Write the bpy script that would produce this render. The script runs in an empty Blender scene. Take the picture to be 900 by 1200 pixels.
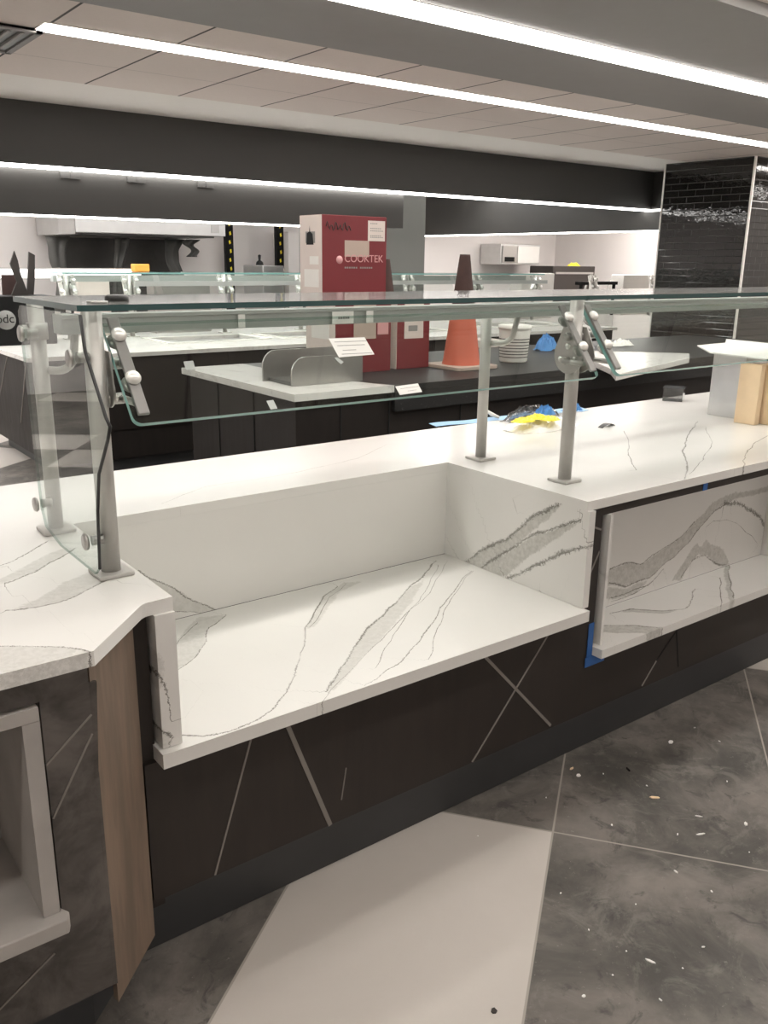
import bpy, bmesh, math, random
from mathutils import Vector, Matrix, noise
random.seed(7)
S = bpy.context.scene
COL = S.collection
# ------------------------------------------------------------------ camera
YAW, PIT, ROL, F = 0.65069, 0.28090, 0.01318, 1018.65
CAM = Vector((0, 0, 1.6))
fw = Vector((math.sin(YAW)*math.cos(PIT), math.cos(YAW)*math.cos(PIT), -math.sin(PIT)))
rt = Vector((math.cos(YAW), -math.sin(YAW), 0)); up = rt.cross(fw)
r2 = rt*math.cos(ROL)+up*math.sin(ROL); u2 = -rt*math.sin(ROL)+up*math.cos(ROL)
cd = bpy.data.cameras.new('camera'); cam = bpy.data.objects.new('camera', cd); COL.objects.link(cam)
m = Matrix((r2, u2, -fw)).transposed().to_4x4(); m.translation = CAM; cam.matrix_world = m
cd.sensor_fit = 'VERTICAL'; cd.sensor_height = 36; cd.sensor_width = 27; cd.lens = F/1200*36
cd.clip_start = .02; cd.clip_end = 100
S.camera = cam
# ------------------------------------------------------------------ world, exposure
w = bpy.data.worlds.new('world'); S.world = w; w.use_nodes = True
w.node_tree.nodes['Background'].inputs[0].default_value = (.9, .88, .86, 1)
w.node_tree.nodes['Background'].inputs[1].default_value = .05
S.view_settings.view_transform = 'Standard'; S.view_settings.look = 'None'
S.view_settings.gamma = 1; S.view_settings.use_curve_mapping = False
S.view_settings.exposure = 1.10
LED = 7.6            # brightness of the linear ceiling lamps

def on(px, py, **k):
    """point of the photograph (900x1200) on the plane x=, y= or z="""
    ax, v = list(k.items())[0]; ax = 'xyz'.index(ax)
    d = fw+(px-450)/F*r2-(py-600)/F*u2
    return CAM+d*((v-CAM[ax])/d[ax])

# ------------------------------------------------------------------ materials
class NT:
    def __init__(s, name):
        s.m = bpy.data.materials.new(name); s.m.use_nodes = True; s.t = s.m.node_tree; s.t.nodes.clear()
        s.out = s.n('ShaderNodeOutputMaterial')
    def n(s, ty, **k):
        x = s.t.nodes.new(ty)
        for a, b in k.items(): setattr(x, a, b)
        return x
    def put(s, sock, v):
        if isinstance(v, bpy.types.NodeSocket): s.t.links.new(v, sock)
        elif isinstance(v, (tuple, list)) and len(v) == 3 and sock.type == 'RGBA': sock.default_value = (*v, 1)
        else: sock.default_value = v
    def math(s, op, a, b=0.0, c=0.0):
        x = s.n('ShaderNodeMath', operation=op); s.put(x.inputs[0], a); s.put(x.inputs[1], b); s.put(x.inputs[2], c)
        return x.outputs[0]
    def mix(s, f, a, b):
        x = s.n('ShaderNodeMix', data_type='RGBA'); s.put(x.inputs[0], f); s.put(x.inputs[6], a); s.put(x.inputs[7], b)
        return x.outputs[2]
    def ramp(s, v, a, b):
        x = s.n('ShaderNodeMapRange', interpolation_type='SMOOTHSTEP'); s.put(x.inputs[0], v); x.inputs[1].default_value = a; x.inputs[2].default_value = b
        return x.outputs[0]
    def noise(s, scale, detail=3, rough=.55, vec=None, dist=0):
        x = s.n('ShaderNodeTexNoise'); x.inputs['Scale'].default_value = scale; x.inputs['Detail'].default_value = detail
        x.inputs['Roughness'].default_value = rough; x.inputs['Distortion'].default_value = dist
        s.put(x.inputs['Vector'], vec if vec is not None else s.pos()); return x.outputs[0]
    def pos(s):
        if not hasattr(s, '_p'): s._p = s.n('ShaderNodeTexCoord').outputs['Object']
        return s._p
    def xyz(s, v=None):
        x = s.n('ShaderNodeSeparateXYZ'); s.put(x.inputs[0], v if v is not None else s.pos()); return x.outputs
    def comb(s, a, b, c=0.0):
        x = s.n('ShaderNodeCombineXYZ'); s.put(x.inputs[0], a); s.put(x.inputs[1], b); s.put(x.inputs[2], c); return x.outputs[0]
    def bump(s, h, st=.2, d=.01):
        x = s.n('ShaderNodeBump'); x.inputs['Strength'].default_value = st; x.inputs['Distance'].default_value = d; s.put(x.inputs['Height'], h); return x.outputs[0]
    def done(s, col, rough=.5, metal=0, spec=.5, normal=None, **k):
        p = s.n('ShaderNodeBsdfPrincipled'); s.put(p.inputs['Base Color'], col); s.put(p.inputs['Roughness'], rough); s.put(p.inputs['Metallic'], metal)
        s.put(p.inputs['Specular IOR Level'], spec)
        if normal is not None: s.put(p.inputs['Normal'], normal)
        for a, b in k.items(): s.put(p.inputs[a.replace('_', ' ')], b)
        s.t.links.new(p.outputs[0], s.out.inputs[0]); return s.m
def lin(r, g, b):
    f = lambda c: (c/255/12.92 if c/255 <= .04045 else ((c/255+.055)/1.055)**2.4)
    return (f(r), f(g), f(b))
def plain(name, rgb, rough=.5, metal=0, var=.08, scale=9, bump=0, **k):
    t = NT(name); n = t.noise(scale, 4)
    c = t.mix(n, tuple(min(1, v*(1-var)) for v in rgb), tuple(min(1, v*(1+var)) for v in rgb))
    nm = t.bump(t.noise(scale*12, 3), bump) if bump else None
    return t.done(c, rough, metal, normal=nm, **k)
def emit(name, rgb, st):
    t = NT(name); e = t.n('ShaderNodeEmission'); t.put(e.inputs[0], rgb); e.inputs[1].default_value = st
    t.t.links.new(e.outputs[0], t.out.inputs[0]); return t.m
def glass(name, tint, rough=0.0, refl=1.0):
    t = NT(name); tr = t.n('ShaderNodeBsdfTransparent'); t.put(tr.inputs[0], tint)
    g = t.n('ShaderNodeBsdfGlossy'); g.inputs['Roughness'].default_value = rough
    ge = t.n('ShaderNodeNewGeometry'); dt = t.n('ShaderNodeVectorMath', operation='DOT_PRODUCT')
    t.t.links.new(ge.outputs['Incoming'], dt.inputs[0]); t.t.links.new(ge.outputs['Normal'], dt.inputs[1])
    c1 = t.math('SUBTRACT', 1, t.math('ABSOLUTE', dt.outputs['Value']))
    f = t.math('MINIMUM', t.math('MULTIPLY', t.math('ADD', .035, t.math('MULTIPLY', t.math('POWER', c1, 5), .9)), refl), 1)
    mx = t.n('ShaderNodeMixShader'); t.put(mx.inputs[0], f); t.t.links.new(tr.outputs[0], mx.inputs[1]); t.t.links.new(g.outputs[0], mx.inputs[2])
    t.t.links.new(mx.outputs[0], t.out.inputs[0]); return t.m
M = {}
M['paint_black'] = plain('charcoal_paint', (.055, .053, .05), .5, var=.05)
M['paint_grey'] = plain('grey_paint', (.26, .25, .24), .6, var=.04)
M['col_grey'] = plain('column_paint', (.2, .2, .19), .6, var=.03)
M['wall_white'] = plain('white_wall', (.72, .68, .66), .6, var=.03, scale=2)
M['drywall'] = plain('white_gypsum', (.84, .81, .77), .7, var=.02)
M['steel'] = plain('brushed_steel', (.42, .41, .39), .33, .9, var=.06, scale=30)
M['post'] = plain('satin_post', (.50, .485, .46), .42, .45, var=.05, scale=20)
M['darkmetal'] = plain('dark_steel', (.12, .12, .115), .4, .6)
M['chrome'] = plain('polished_cap', (.85, .84, .80), .22, .5, var=.02)
M['zinc'] = plain('galvanised_steel', (.62, .62, .61), .30, .85, var=.15, scale=6)
M['rail'] = plain('rail_aluminium', (.42, .45, .43), .4, .35, var=.03)
M['gasket'] = plain('black_gasket', (.012, .012, .012), .35)
M['quartz_shaded_smeared'] = plain('shade_darkened_smeared_quartz', (.40, .375, .35), .5, var=.35, scale=6)  # quartz darkened to carry the left niche's shade, with smears
M['wood'] = plain('pine_wood', lin(232, 206, 170), .6, var=.1, scale=14)
M['board'] = plain('dark_board', (.025, .019, .016), .6)
M['kick'] = plain('black_kick', (.045, .046, .048), .5, var=.3, scale=4)
M['blacktop'] = None
M['white_pl'] = plain('white_plastic', (.78, .76, .72), .4, var=.04)
M['paper'] = plain('white_card', (.88, .87, .84), .6, var=.02)
M['ink'] = plain('grey_ink', (.25, .24, .23), .7)
M['black'] = plain('matt_black', (.008, .008, .008), .5, spec=.15)
M['blue'] = plain('blue_masking_tape', lin(45, 95, 160), .6, var=.1, scale=40)
M['bluerag'] = plain('blue_nitrile', lin(70, 135, 200), .45, var=.15, scale=30)
M['yellow'] = plain('yellow_tape', lin(245, 225, 60), .45, var=.1, scale=25)
M['orange'] = plain('orange_sponge', lin(240, 160, 70), .8)
M['red'] = plain('red_carton', lin(112, 24, 32), .5, var=.07, scale=7)
M['cartonw'] = plain('white_carton', lin(215, 203, 196), .6, var=.05, scale=10)
M['tapegrey'] = plain('beige_paper_tape', lin(178, 160, 148), .6, var=.05)
M['pinkink'] = plain('pale_print', lin(205, 150, 150), .6)
M['glass'] = glass('clear_glass', (.93, .955, .94))
def dusty_sheen():  # pale diffuse layer: dust, also standing in for the shelf's bright reflection
    m_ = glass('dusty_sheen_glass', (.90, .93, .92), .08); nt = m_.node_tree; out = [n for n in nt.nodes if n.type == 'OUTPUT_MATERIAL'][0]
    src = out.inputs[0].links[0].from_socket; d = nt.nodes.new('ShaderNodeBsdfDiffuse'); d.inputs[0].default_value = (.75, .72, .70, 1)
    mx = nt.nodes.new('ShaderNodeMixShader'); mx.inputs[0].default_value = .10; nt.links.new(src, mx.inputs[1]); nt.links.new(d.outputs[0], mx.inputs[2]); nt.links.new(mx.outputs[0], out.inputs[0]); return m_
M['glass_dusty_sheen'] = dusty_sheen()
M['edge_pale'] = glass('pale_glass_edge', (.55, .66, .62), .1, 1.0)
M['glass_far'] = glass('clear_glass_distant', (.92, .94, .93))
M['cup'] = glass('clear_plastic', (.80, .80, .80), .1, 1.6)
M['edge'] = plain('teal_glass_edge', (.22, .42, .39), .15, var=.05, Emission_Strength=0.0)
M['edge_dark'] = plain('dark_teal_glass_edge', (.03, .075, .075), .15)
M['led'] = emit('lamp_diffuser', (1, .955, .90), LED)
M['led_far'] = emit('lamp_diffuser_cool', (1, .97, .93), LED*.9)
M['led_kitchen_fill'] = emit('kitchen_fill_emitter', (1, .98, .96), LED*2.1)  # emitter for the fill lamps added over the back kitchen
M['led_room_fill'] = emit('side_room_fill_emitter', (1, .95, .91), LED*5.5)  # emitter for the fill lamp added in the right room
M['sheet'] = plain('blue_film', lin(150, 190, 225), .35, var=.1)
M['dust'] = plain('cone_dirt', lin(64, 44, 40), .8, var=.3, scale=12)
M['hoodm'] = plain('pale_hood_film', (.33, .32, .31), .4, var=.12, scale=5)
M['clampm'] = plain('clamp_steel', (.26, .255, .245), .4, .6)
M['plug'] = plain('white_socket', (.07, .068, .065), .6)

def marble(name, veins, ba=.75):
    t = NT(name)
    base = t.mix(t.noise(2.2, 4), (.80, .785, .755), (.70, .69, .66))
    if veins:
        jag = t.math('MULTIPLY', t.math('SUBTRACT', t.noise(110, 6, .8), .5), 9.0)
        jag = t.math('ADD', jag, t.math('MULTIPLY', t.math('SUBTRACT', t.noise(420, 2, .6), .5), 5.0))
        best = None
        for a in ('va', 'vb', 'vc'):
            at = t.n('ShaderNodeAttribute', attribute_name=a)
            for o in t.xyz(at.outputs['Vector']):
                d = t.math('ABSOLUTE', t.math('ADD', o, jag))
                best = d if best is None else t.math('MINIMUM', best, d)
        thr = t.math('ADD', t.math('MULTIPLY', t.noise(7, 3), 2.4), -.35)
        line = t.ramp(t.math('DIVIDE', best, t.math('MAXIMUM', thr, .12)), 1.35, .7)
        line = t.math('MULTIPLY', line, t.ramp(t.noise(16, 4, .7), .2, .45))
        at = t.n('ShaderNodeAttribute', attribute_name='vband'); bb = None
        for o in t.xyz(at.outputs['Vector']): bb = o if bb is None else t.math('MINIMUM', bb, o)
        nb = t.math('MULTIPLY', t.math('SUBTRACT', t.noise(70, 6, .8), .5), .034)
        band = t.ramp(t.math('ADD', bb, nb), .003, -.003)
        band = t.math('MULTIPLY', band, t.math('ADD', .55, t.math('MULTIPLY', t.ramp(t.noise(60, 5, .8), .35, .65), .45)))
        c = t.mix(t.math('MULTIPLY', band, ba), base, (.36, .35, .315))
        c = t.mix(t.math('MULTIPLY', line, .85), c, (.13, .12, .10))
    else:
        v = t.math('ABSOLUTE', t.math('SUBTRACT', t.noise(1.6, 5, .6, dist=.8), .5))
        c = t.mix(t.math('MULTIPLY', t.ramp(v, .02, .0), .25), base, (.3, .29, .27))
    return t.done(c, .22, spec=.45)
M['marble'] = marble('veined_quartz', True, .42); M['marble_bold'] = marble('bold_veined_quartz', True, .68); M['quartz'] = marble('plain_quartz', False)

def wood_dark(k=1.0):
    t = NT('dark_laminate'); x, y, z = t.xyz()
    g = t.noise(4, 5, .6, vec=t.comb(t.math('MULTIPLY', x, 6), t.math('MULTIPLY', y, 6), t.math('MULTIPLY', z, .8)))
    c = t.mix(g, (.016*k, .013*k, .0115*k), (.045*k, .036*k, .031*k))
    c = t.mix(t.ramp(t.noise(34, 6, .8), .68, .8), c, (.09, .075, .065))
    return t.done(c, t.math('ADD', .38, t.math('MULTIPLY', g, .25)), spec=.3)
M['lam'] = wood_dark(); M['lam_dark'] = wood_dark(.5)
def brown_panel():
    t = NT('bare_brown_board'); x, y, z = t.xyz()
    g = t.noise(3, 5, .6, vec=t.comb(t.math('MULTIPLY', x, 10), t.math('MULTIPLY', y, 10), t.math('MULTIPLY', z, 1.2)))
    c = t.mix(t.ramp(g, .3, .7), (.16, .118, .086), (.23, .165, .12))
    c = t.mix(t.ramp(t.noise(60, 5, .8), .70, .78), c, (.32, .27, .23))
    return t.done(c, .6)
M['brown'] = brown_panel()
def smeared():
    t = NT('smeared_tile'); g = t.noise(7, 5, .65, dist=.6)
    c = t.mix(t.ramp(g, .35, .7), (.05, .043, .038), (.13, .115, .105))
    return t.done(c, .5)
M['smear'] = smeared()
M['grout'] = plain('pale_grout', (.22, .2, .18), .7)
M['groutd'] = plain('dark_joint', (.006, .006, .006), .7)
def speckle():
    t = NT('speckled_black_top'); n = t.noise(42, 5, .8)
    c = t.mix(t.ramp(n, .60, .72), (.012, .012, .012), (.16, .15, .145))
    return t.done(c, .5)
M['blacktop'] = speckle()
def floor_mat():
    t = NT('porcelain_floor'); x, y, z = t.xyz()
    u = t.math('ADD', t.math('MULTIPLY', x, .799), t.math('MULTIPLY', y, .602))
    n = t.math('ADD', t.math('MULTIPLY', x, -.602), t.math('MULTIPLY', y, .799))
    nn = t.math('DIVIDE', t.math('SUBTRACT', n, .105), .6575); uu = t.math('DIVIDE', t.math('SUBTRACT', u, 2.245), 1.33)
    i = t.math('FLOOR', nn); j = t.math('FLOOR', uu)
    k = t.math('MODULO', t.math('ADD', t.math('SUBTRACT', i, j), 400), 4)
    white = t.math('COMPARE', k, 1.0, .3)
    fn = t.math('FRACT', nn); fu = t.math('FRACT', uu)
    dn = t.math('MULTIPLY', t.math('MINIMUM', fn, t.math('SUBTRACT', 1, fn)), .6575)
    du = t.math('MULTIPLY', t.math('MINIMUM', fu, t.math('SUBTRACT', 1, fu)), 1.33)
    g = t.ramp(t.math('MINIMUM', dn, du), .0038, .002)
    a = t.noise(2.6, 6, .65, dist=.5); f = t.noise(38, 6, .8)
    tile = t.n('ShaderNodeTexWhiteNoise', noise_dimensions='2D'); t.put(tile.inputs['Vector'], t.comb(i, j))
    dark = t.mix(t.ramp(a, .32, .7), (.075, .070, .063), (.24, .215, .192))
    dark = t.mix(t.ramp(f, .60, .74), dark, (.36, .335, .31)); dark = t.mix(t.math('MULTIPLY', t.ramp(t.noise(5, 6, .75, dist=1.5), .5, .66), .45), dark, (.27, .25, .225))
    dark = t.mix(t.math('MULTIPLY', t.ramp(t.noise(11, 5, .7, dist=1), .54, .70), .8), dark, (.06, .056, .052))
    dark = t.mix(t.ramp(t.noise(150, 3, .6), .72, .76), dark, (.42, .39, .35))
    dark = t.mix(t.math('MULTIPLY', tile.outputs[0], .18), dark, (.06, .06, .055))
    lt = t.mix(a, (.50, .46, .42), (.58, .54, .50))
    lt = t.mix(t.ramp(f, .66, .8), lt, (.33, .30, .27))
    c = t.mix(white, dark, lt)
    c = t.mix(g, c, (.36, .33, .29))
    return t.done(c, t.math('ADD', .42, t.math('MULTIPLY', a, .25)), spec=.35, normal=t.bump(f, .08))
M['floor'] = floor_mat()
def ceil_mat():
    t = NT('ceiling_tiles'); x, y, z = t.xyz()
    fx = t.math('FRACT', t.math('DIVIDE', t.math('ADD', x, 60.41-2.031-.0), .605)) if False else t.math('FRACT', t.math('DIVIDE', t.math('SUBTRACT', x, 2.031-60.5), .605))
    fy = t.math('FRACT', t.math('DIVIDE', t.math('SUBTRACT', y, 5.14-60.5), .605))
    dx = t.math('MINIMUM', fx, t.math('SUBTRACT', 1, fx)); dy = t.math('MINIMUM', fy, t.math('SUBTRACT', 1, fy))
    c = t.mix(t.noise(60, 4, .7), (.70, .63, .59), (.78, .70, .655))
    c = t.mix(t.math('MULTIPLY', t.ramp(dy, .008, .004), .5), c, (.2, .18, .17))
    c = t.mix(t.ramp(dx, .014, .008), c, (.07, .065, .06))
    return t.done(c, .8, spec=.2)
M['ceil'] = ceil_mat()
def brick():
    t = NT('glossy_black_brick_tile'); x, y, z = t.xyz()
    b = t.n('ShaderNodeTexBrick'); t.put(b.inputs['Vector'], t.comb(t.math('ADD', x, y), z))
    b.inputs['Scale'].default_value = 1; b.inputs['Brick Width'].default_value = .20; b.inputs['Row Height'].default_value = .065; b.inputs['Mortar Size'].default_value = .0045; b.inputs['Mortar Smooth'].default_value = 1.0
    t.put(b.inputs['Color1'], (.010, .009, .008)); t.put(b.inputs['Color2'], (.013, .012, .011)); t.put(b.inputs['Mortar'], (.018, .017, .016))
    h = t.math('ADD', t.math('MULTIPLY', b.outputs['Fac'], -1.0), t.math('MULTIPLY', t.noise(14, 3, .6), .8))
    return t.done(b.outputs['Color'], .04, spec=.6, normal=t.bump(h, .25, .01))
M['brick'] = brick()
def plastic_dark():
    t = NT('dark_splash_sheet'); n = t.noise(3, 5, .7, dist=1)
    return t.done(t.mix(n, (.02, .019, .018), (.085, .08, .075)), .4)
M['splash'] = plastic_dark()

# ------------------------------------------------------------------ geometry helpers
def B(): return bmesh.new()
def face(bm, vs, mi=0):
    f = bm.faces.new(vs); f.material_index = mi; return f
def prism(bm, pts, lo, hi, axis='z', mi=0, side_mi=None):
    """polygon pts extruded along axis from lo to hi. axis z:(x,y) y:(x,z) x:(y,z)"""
    def P(a, b, h): return {'z': (a, b, h), 'y': (a, h, b), 'x': (h, a, b)}[axis]
    A = [bm.verts.new(P(a, b, lo)) for a, b in pts]; C = [bm.verts.new(P(a, b, hi)) for a, b in pts]
    fs = [face(bm, A[::-1], mi), face(bm, C, mi)]
    for i in range(len(pts)):
        j = (i+1) % len(pts); fs.append(face(bm, (A[i], A[j], C[j], C[i]), mi if side_mi is None else side_mi))
    bmesh.ops.recalc_face_normals(bm, faces=fs); return fs
def box(bm, x0, x1, y0, y1, z0, z1, mi=0): return prism(bm, [(x0, y0), (x1, y0), (x1, y1), (x0, y1)], z0, z1, 'z', mi)
def frame_of(d):
    d = Vector(d).normalized(); a = Vector((0, 0, 1)) if abs(d.z) < .9 else Vector((1, 0, 0))
    u = d.cross(a).normalized(); return u, d.cross(u).normalized(), d
def tube(bm, pts, r, seg=14, mi=0, smooth=True, caps=True):
    pts = [Vector(p) for p in pts]; rs = r if isinstance(r, (list, tuple)) else [r]*len(pts); rings = []
    u0 = None
    for i, p in enumerate(pts):
        d = (pts[min(i+1, len(pts)-1)]-pts[max(i-1, 0)])
        d.normalize()
        if u0 is None: u0 = frame_of(d)[0]
        u0 = (u0-d*u0.dot(d)).normalized(); v = d.cross(u0)
        rings.append([bm.verts.new(p+(u0*math.cos(2*math.pi*k/seg)+v*math.sin(2*math.pi*k/seg))*rs[i]) for k in range(seg)])
    fs = []
    for a, b in zip(rings, rings[1:]):
        for k in range(seg):
            f = face(bm, (a[k], a[(k+1) % seg], b[(k+1) % seg], b[k]), mi); f.smooth = smooth; fs.append(f)
    if caps: fs += [face(bm, rings[0][::-1], mi), face(bm, rings[-1], mi)]
    bmesh.ops.recalc_face_normals(bm, faces=fs)
def lathe(bm, prof, c, d=(0, 0, 1), seg=24, mi=0):
    """prof: (radius, height) list along axis d from point c"""
    u, v, d = frame_of(d); c = Vector(c); rings = []; fs = []
    for r, h in prof:
        if r < 1e-6: rings.append([bm.verts.new(c+d*h)])
        else: rings.append([bm.verts.new(c+d*h+(u*math.cos(2*math.pi*k/seg)+v*math.sin(2*math.pi*k/seg))*r) for k in range(seg)])
    for a, b in zip(rings, rings[1:]):
        for k in range(seg):
            q = [a[k % len(a)], a[(k+1) % len(a)], b[(k+1) % len(b)], b[k % len(b)]]
            q = list(dict.fromkeys(q))
            if len(q) > 2: f = face(bm, q, mi); f.smooth = True; fs.append(f)
    bmesh.ops.recalc_face_normals(bm, faces=fs)
def obox(bm, c, ex, ey, ez, mi=0):
    """oriented box: centre and three half-extent vectors"""
    c, ex, ey, ez = Vector(c), Vector(ex), Vector(ey), Vector(ez)
    v = [bm.verts.new(c+sx*ex+sy*ey+sz*ez) for sx in (-1, 1) for sy in (-1, 1) for sz in (-1, 1)]
    fs = [face(bm, [v[i] for i in q], mi) for q in ((0, 1, 3, 2), (4, 6, 7, 5), (0, 4, 5, 1), (2, 3, 7, 6), (0, 2, 6, 4), (1, 5, 7, 3))]
    bmesh.ops.recalc_face_normals(bm, faces=fs)
def rotz(bm, c, ang):
    bmesh.ops.rotate(bm, verts=bm.verts, cent=Vector(c), matrix=Matrix.Rotation(ang, 3, 'Z'))
def obj(name, bm, mats, parent=None, bevel=0, label=None):
    me = bpy.data.meshes.new(name)
    if parent is not None:
        p = parent; off = Vector((0, 0, 0))
        while p is not None: off += p.location; p = p.parent
        bmesh.ops.translate(bm, verts=bm.verts, vec=-off)
    bm.to_mesh(me); bm.free()
    for x in (mats if isinstance(mats, (list, tuple)) else [mats]): me.materials.append(M[x])
    o = bpy.data.objects.new(name, me); COL.objects.link(o)
    if parent is not None: o.parent = parent
    if bevel:
        b = o.modifiers.new('bevel', 'BEVEL'); b.width = bevel; b.segments = 2; b.limit_method = 'ANGLE'; b.angle_limit = math.radians(40)
    if label: o['label'] = label
    return o
def tag(o, label, cat, group=None):
    o['label'] = label; o['category'] = cat
    if group: o['group'] = group
    return o
def thing(name, label, cat, loc, group=None):
    o = bpy.data.objects.new(name, None); COL.objects.link(o); o.location = loc; o.empty_display_size = .05
    return tag(o, label, cat, group)
def thing_part(name, parent, loc):
    o = bpy.data.objects.new(name, None); COL.objects.link(o); o.empty_display_size = .03
    o.location = Vector(loc)-parent.location; o.parent = parent; return o
def struct(name, bm, mats, bevel=0):
    o = obj(name, bm, mats, bevel=bevel); o['kind'] = 'structure'; return o
def text(body, size, origin, ex, ey, mat, parent, name='lettering', depth=.0006):
    cu = bpy.data.curves.new('lettering', 'FONT'); cu.body = body; cu.size = size; cu.extrude = depth
    t = bpy.data.objects.new('t', cu); COL.objects.link(t)
    dg = bpy.context.evaluated_depsgraph_get(); me = bpy.data.meshes.new_from_object(t.evaluated_get(dg))
    bpy.data.objects.remove(t); bm = B(); bm.from_mesh(me)
    ex, ey = Vector(ex).normalized(), Vector(ey).normalized(); ez = ex.cross(ey)
    mt = Matrix((ex, ey, ez)).transposed().to_4x4(); mt.translation = Vector(origin)
    bm.transform(mt); return obj(name, bm, mat, parent)

def cuts(bm, axis, lo, hi, step):
    n = Vector((axis == 'x', axis == 'y', axis == 'z')); v = lo
    while v < hi:
        bmesh.ops.bisect_plane(bm, geom=bm.verts[:]+bm.edges[:]+bm.faces[:], dist=1e-5, plane_co=n*v, plane_no=n); v += step
def sdist(p, line):
    best = None
    for i in range(len(line)-1):
        a, b = line[i], line[i+1]; ab = (b[0]-a[0], b[1]-a[1]); L = math.hypot(*ab)
        if L < 1e-9: continue
        tt = ((p[0]-a[0])*ab[0]+(p[1]-a[1])*ab[1])/L/L; tc = max(0, min(1, tt))
        d = math.hypot(p[0]-a[0]-ab[0]*tc, p[1]-a[1]-ab[1]*tc)
        if best is None or d < best[0]-1e-7:
            s = ab[0]*(p[1]-a[1])-ab[1]*(p[0]-a[0])
            ex = (tt < 0 and i == 0) or (tt > 1 and i == len(line)-2)
            best = (d, s, ex, max(0, -tt, tt-1)*L if ex else 0)
    d, s, ex, over = best
    if ex and over > .004: return max(d, .02)+over*2
    return d if s >= 0 else -d
def inside(p, poly):
    c = False; n = len(poly)
    for i in range(n):
        a, b = poly[i], poly[i-1]
        if (a[1] > p[1]) != (b[1] > p[1]) and p[0] < (b[0]-a[0])*(p[1]-a[1])/(b[1]-a[1])+a[0]: c = not c
    return c
def vein(o, plane, lines, bands=()):
    """store the slab's veins: signed distance to each vein / width, and to each grey band"""
    ia = {'z': (0, 1), 'y': (0, 2), 'x': (1, 2)}[plane[0]]; ax, val = plane
    conv = lambda pl: [(lambda q: (q[ia[0]], q[ia[1]]))(on(x, y, **{ax: val})) for x, y in pl]
    L = [(conv(pl), wd) for pl, wd in lines]; P = [conv(pl) for pl in bands]
    me = o.data; off = Vector((0, 0, 0)); p = o
    while p is not None: off += p.location; p = p.parent
    A = [me.attributes.new(k, 'FLOAT_VECTOR', 'POINT') for k in ('va', 'vb', 'vc', 'vband')]
    for i, v in enumerate(me.vertices):
        co = v.co+off; q = (co[ia[0]], co[ia[1]])
        nx = noise.noise(Vector((q[0]*14, q[1]*14, 3.1)))*.007; ny = noise.noise(Vector((q[0]*14, q[1]*14, 9.7)))*.007
        q = (q[0]+nx, q[1]+ny)
        s = [sdist(q, l)/wd for l, wd in L]+[50]*(9-len(L))
        for k in range(3): A[k].data[i].vector = s[3*k:3*k+3]
        bs = []
        for poly in P:
            d = abs(sdist_u(q, poly+[poly[0]])); bs.append(-d if inside(q, poly) else d)
        A[3].data[i].vector = (bs+[1, 1, 1])[:3]
def sdist_u(p, line):
    best = 9
    for a, b in zip(line, line[1:]):
        ab = (b[0]-a[0], b[1]-a[1]); L2 = ab[0]**2+ab[1]**2
        if L2 < 1e-12: continue
        tc = max(0, min(1, ((p[0]-a[0])*ab[0]+(p[1]-a[1])*ab[1])/L2))
        best = min(best, math.hypot(p[0]-a[0]-ab[0]*tc, p[1]-a[1]-ab[1]*tc))
    return best

# ================================================================== THE ROOM
ZC = 2.61
bm = B(); box(bm, -4, 12.2, -3.2, 11.1, -.1, 0); struct('floor', bm, 'floor')
# ceiling: tiled field, gypsum border, grey soffit
bm = B(); box(bm, -4, 12.2, 3.86, 5.72, ZC, ZC+.08, 0); box(bm, -4, 12.2, 5.72, 11.1, ZC, ZC+.08, 1)
box(bm, -4, 12.2, -3.2, 2.2, ZC, ZC+.08, 0); box(bm, -4, 12.2, 2.2, 3.86, ZC+.04, ZC+.09, 0)
struct('ceiling', bm, ['ceil', 'drywall'])
bm = B(); box(bm, -4, 12.2, 2.2, 3.80, ZC-.045, ZC+.04); box(bm, -4, 12.2, 3.80, 3.86, ZC-.012, ZC+.04); struct('trim_1', bm, 'paint_grey')
for nm, a in (('wall_back', (-4, 12.2, 10.9, 11.1)), ('wall_right', (12, 12.2, -3.2, 10.9)), ('wall_left', (-4.2, -4, -3.2, 11.1)), ('wall_front', (-4, 12.2, -3.4, -3.2))):
    bm = B(); box(bm, *a, -.05, ZC+.06); struct(nm, bm, 'wall_white')
# black fascia over the island with lamp slot, the lower black band, the block at the pillar
bm = B(); box(bm, -4, 8.80, 6.57, 6.70, 2.215, ZC+.02); box(bm, 8.80, 8.95, 5.99, 6.70, 2.215, ZC+.02)
struct('trim_2', bm, 'paint_black')
bm = B(); box(bm, -4, 5.2, 6.60, 6.72, 1.892, 2.21); struct('trim_3', bm, 'paint_black')
bm = B(); box(bm, 8.70, 8.85, 6.71, 10.9, 1.985, ZC+.02); box(bm, 8.70, 8.85, 6.0, 6.71, 1.985, 2.18); struct('trim_4', bm, 'paint_black')
cl, cr = on(395, 320, y=8.4).x, on(497, 320, y=8.4).x
bm = B(); box(bm, cl, cr, 8.4, 9.2, 0, ZC+.02); struct('trim_5', bm, 'col_grey')
# tiled pillar with pale corner trims
bm = B(); box(bm, 8.2, 9.4, 4.98, 5.99, 0, ZC+.02); struct('wall_pillar', bm, 'brick')
bm = B(); box(bm, 8.185, 8.202, 4.965, 4.985, 0, ZC+.01); box(bm, 8.19, 8.2, 5.985, 6.0, 0, ZC+.01); struct('trim_6', bm, 'drywall')

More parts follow.
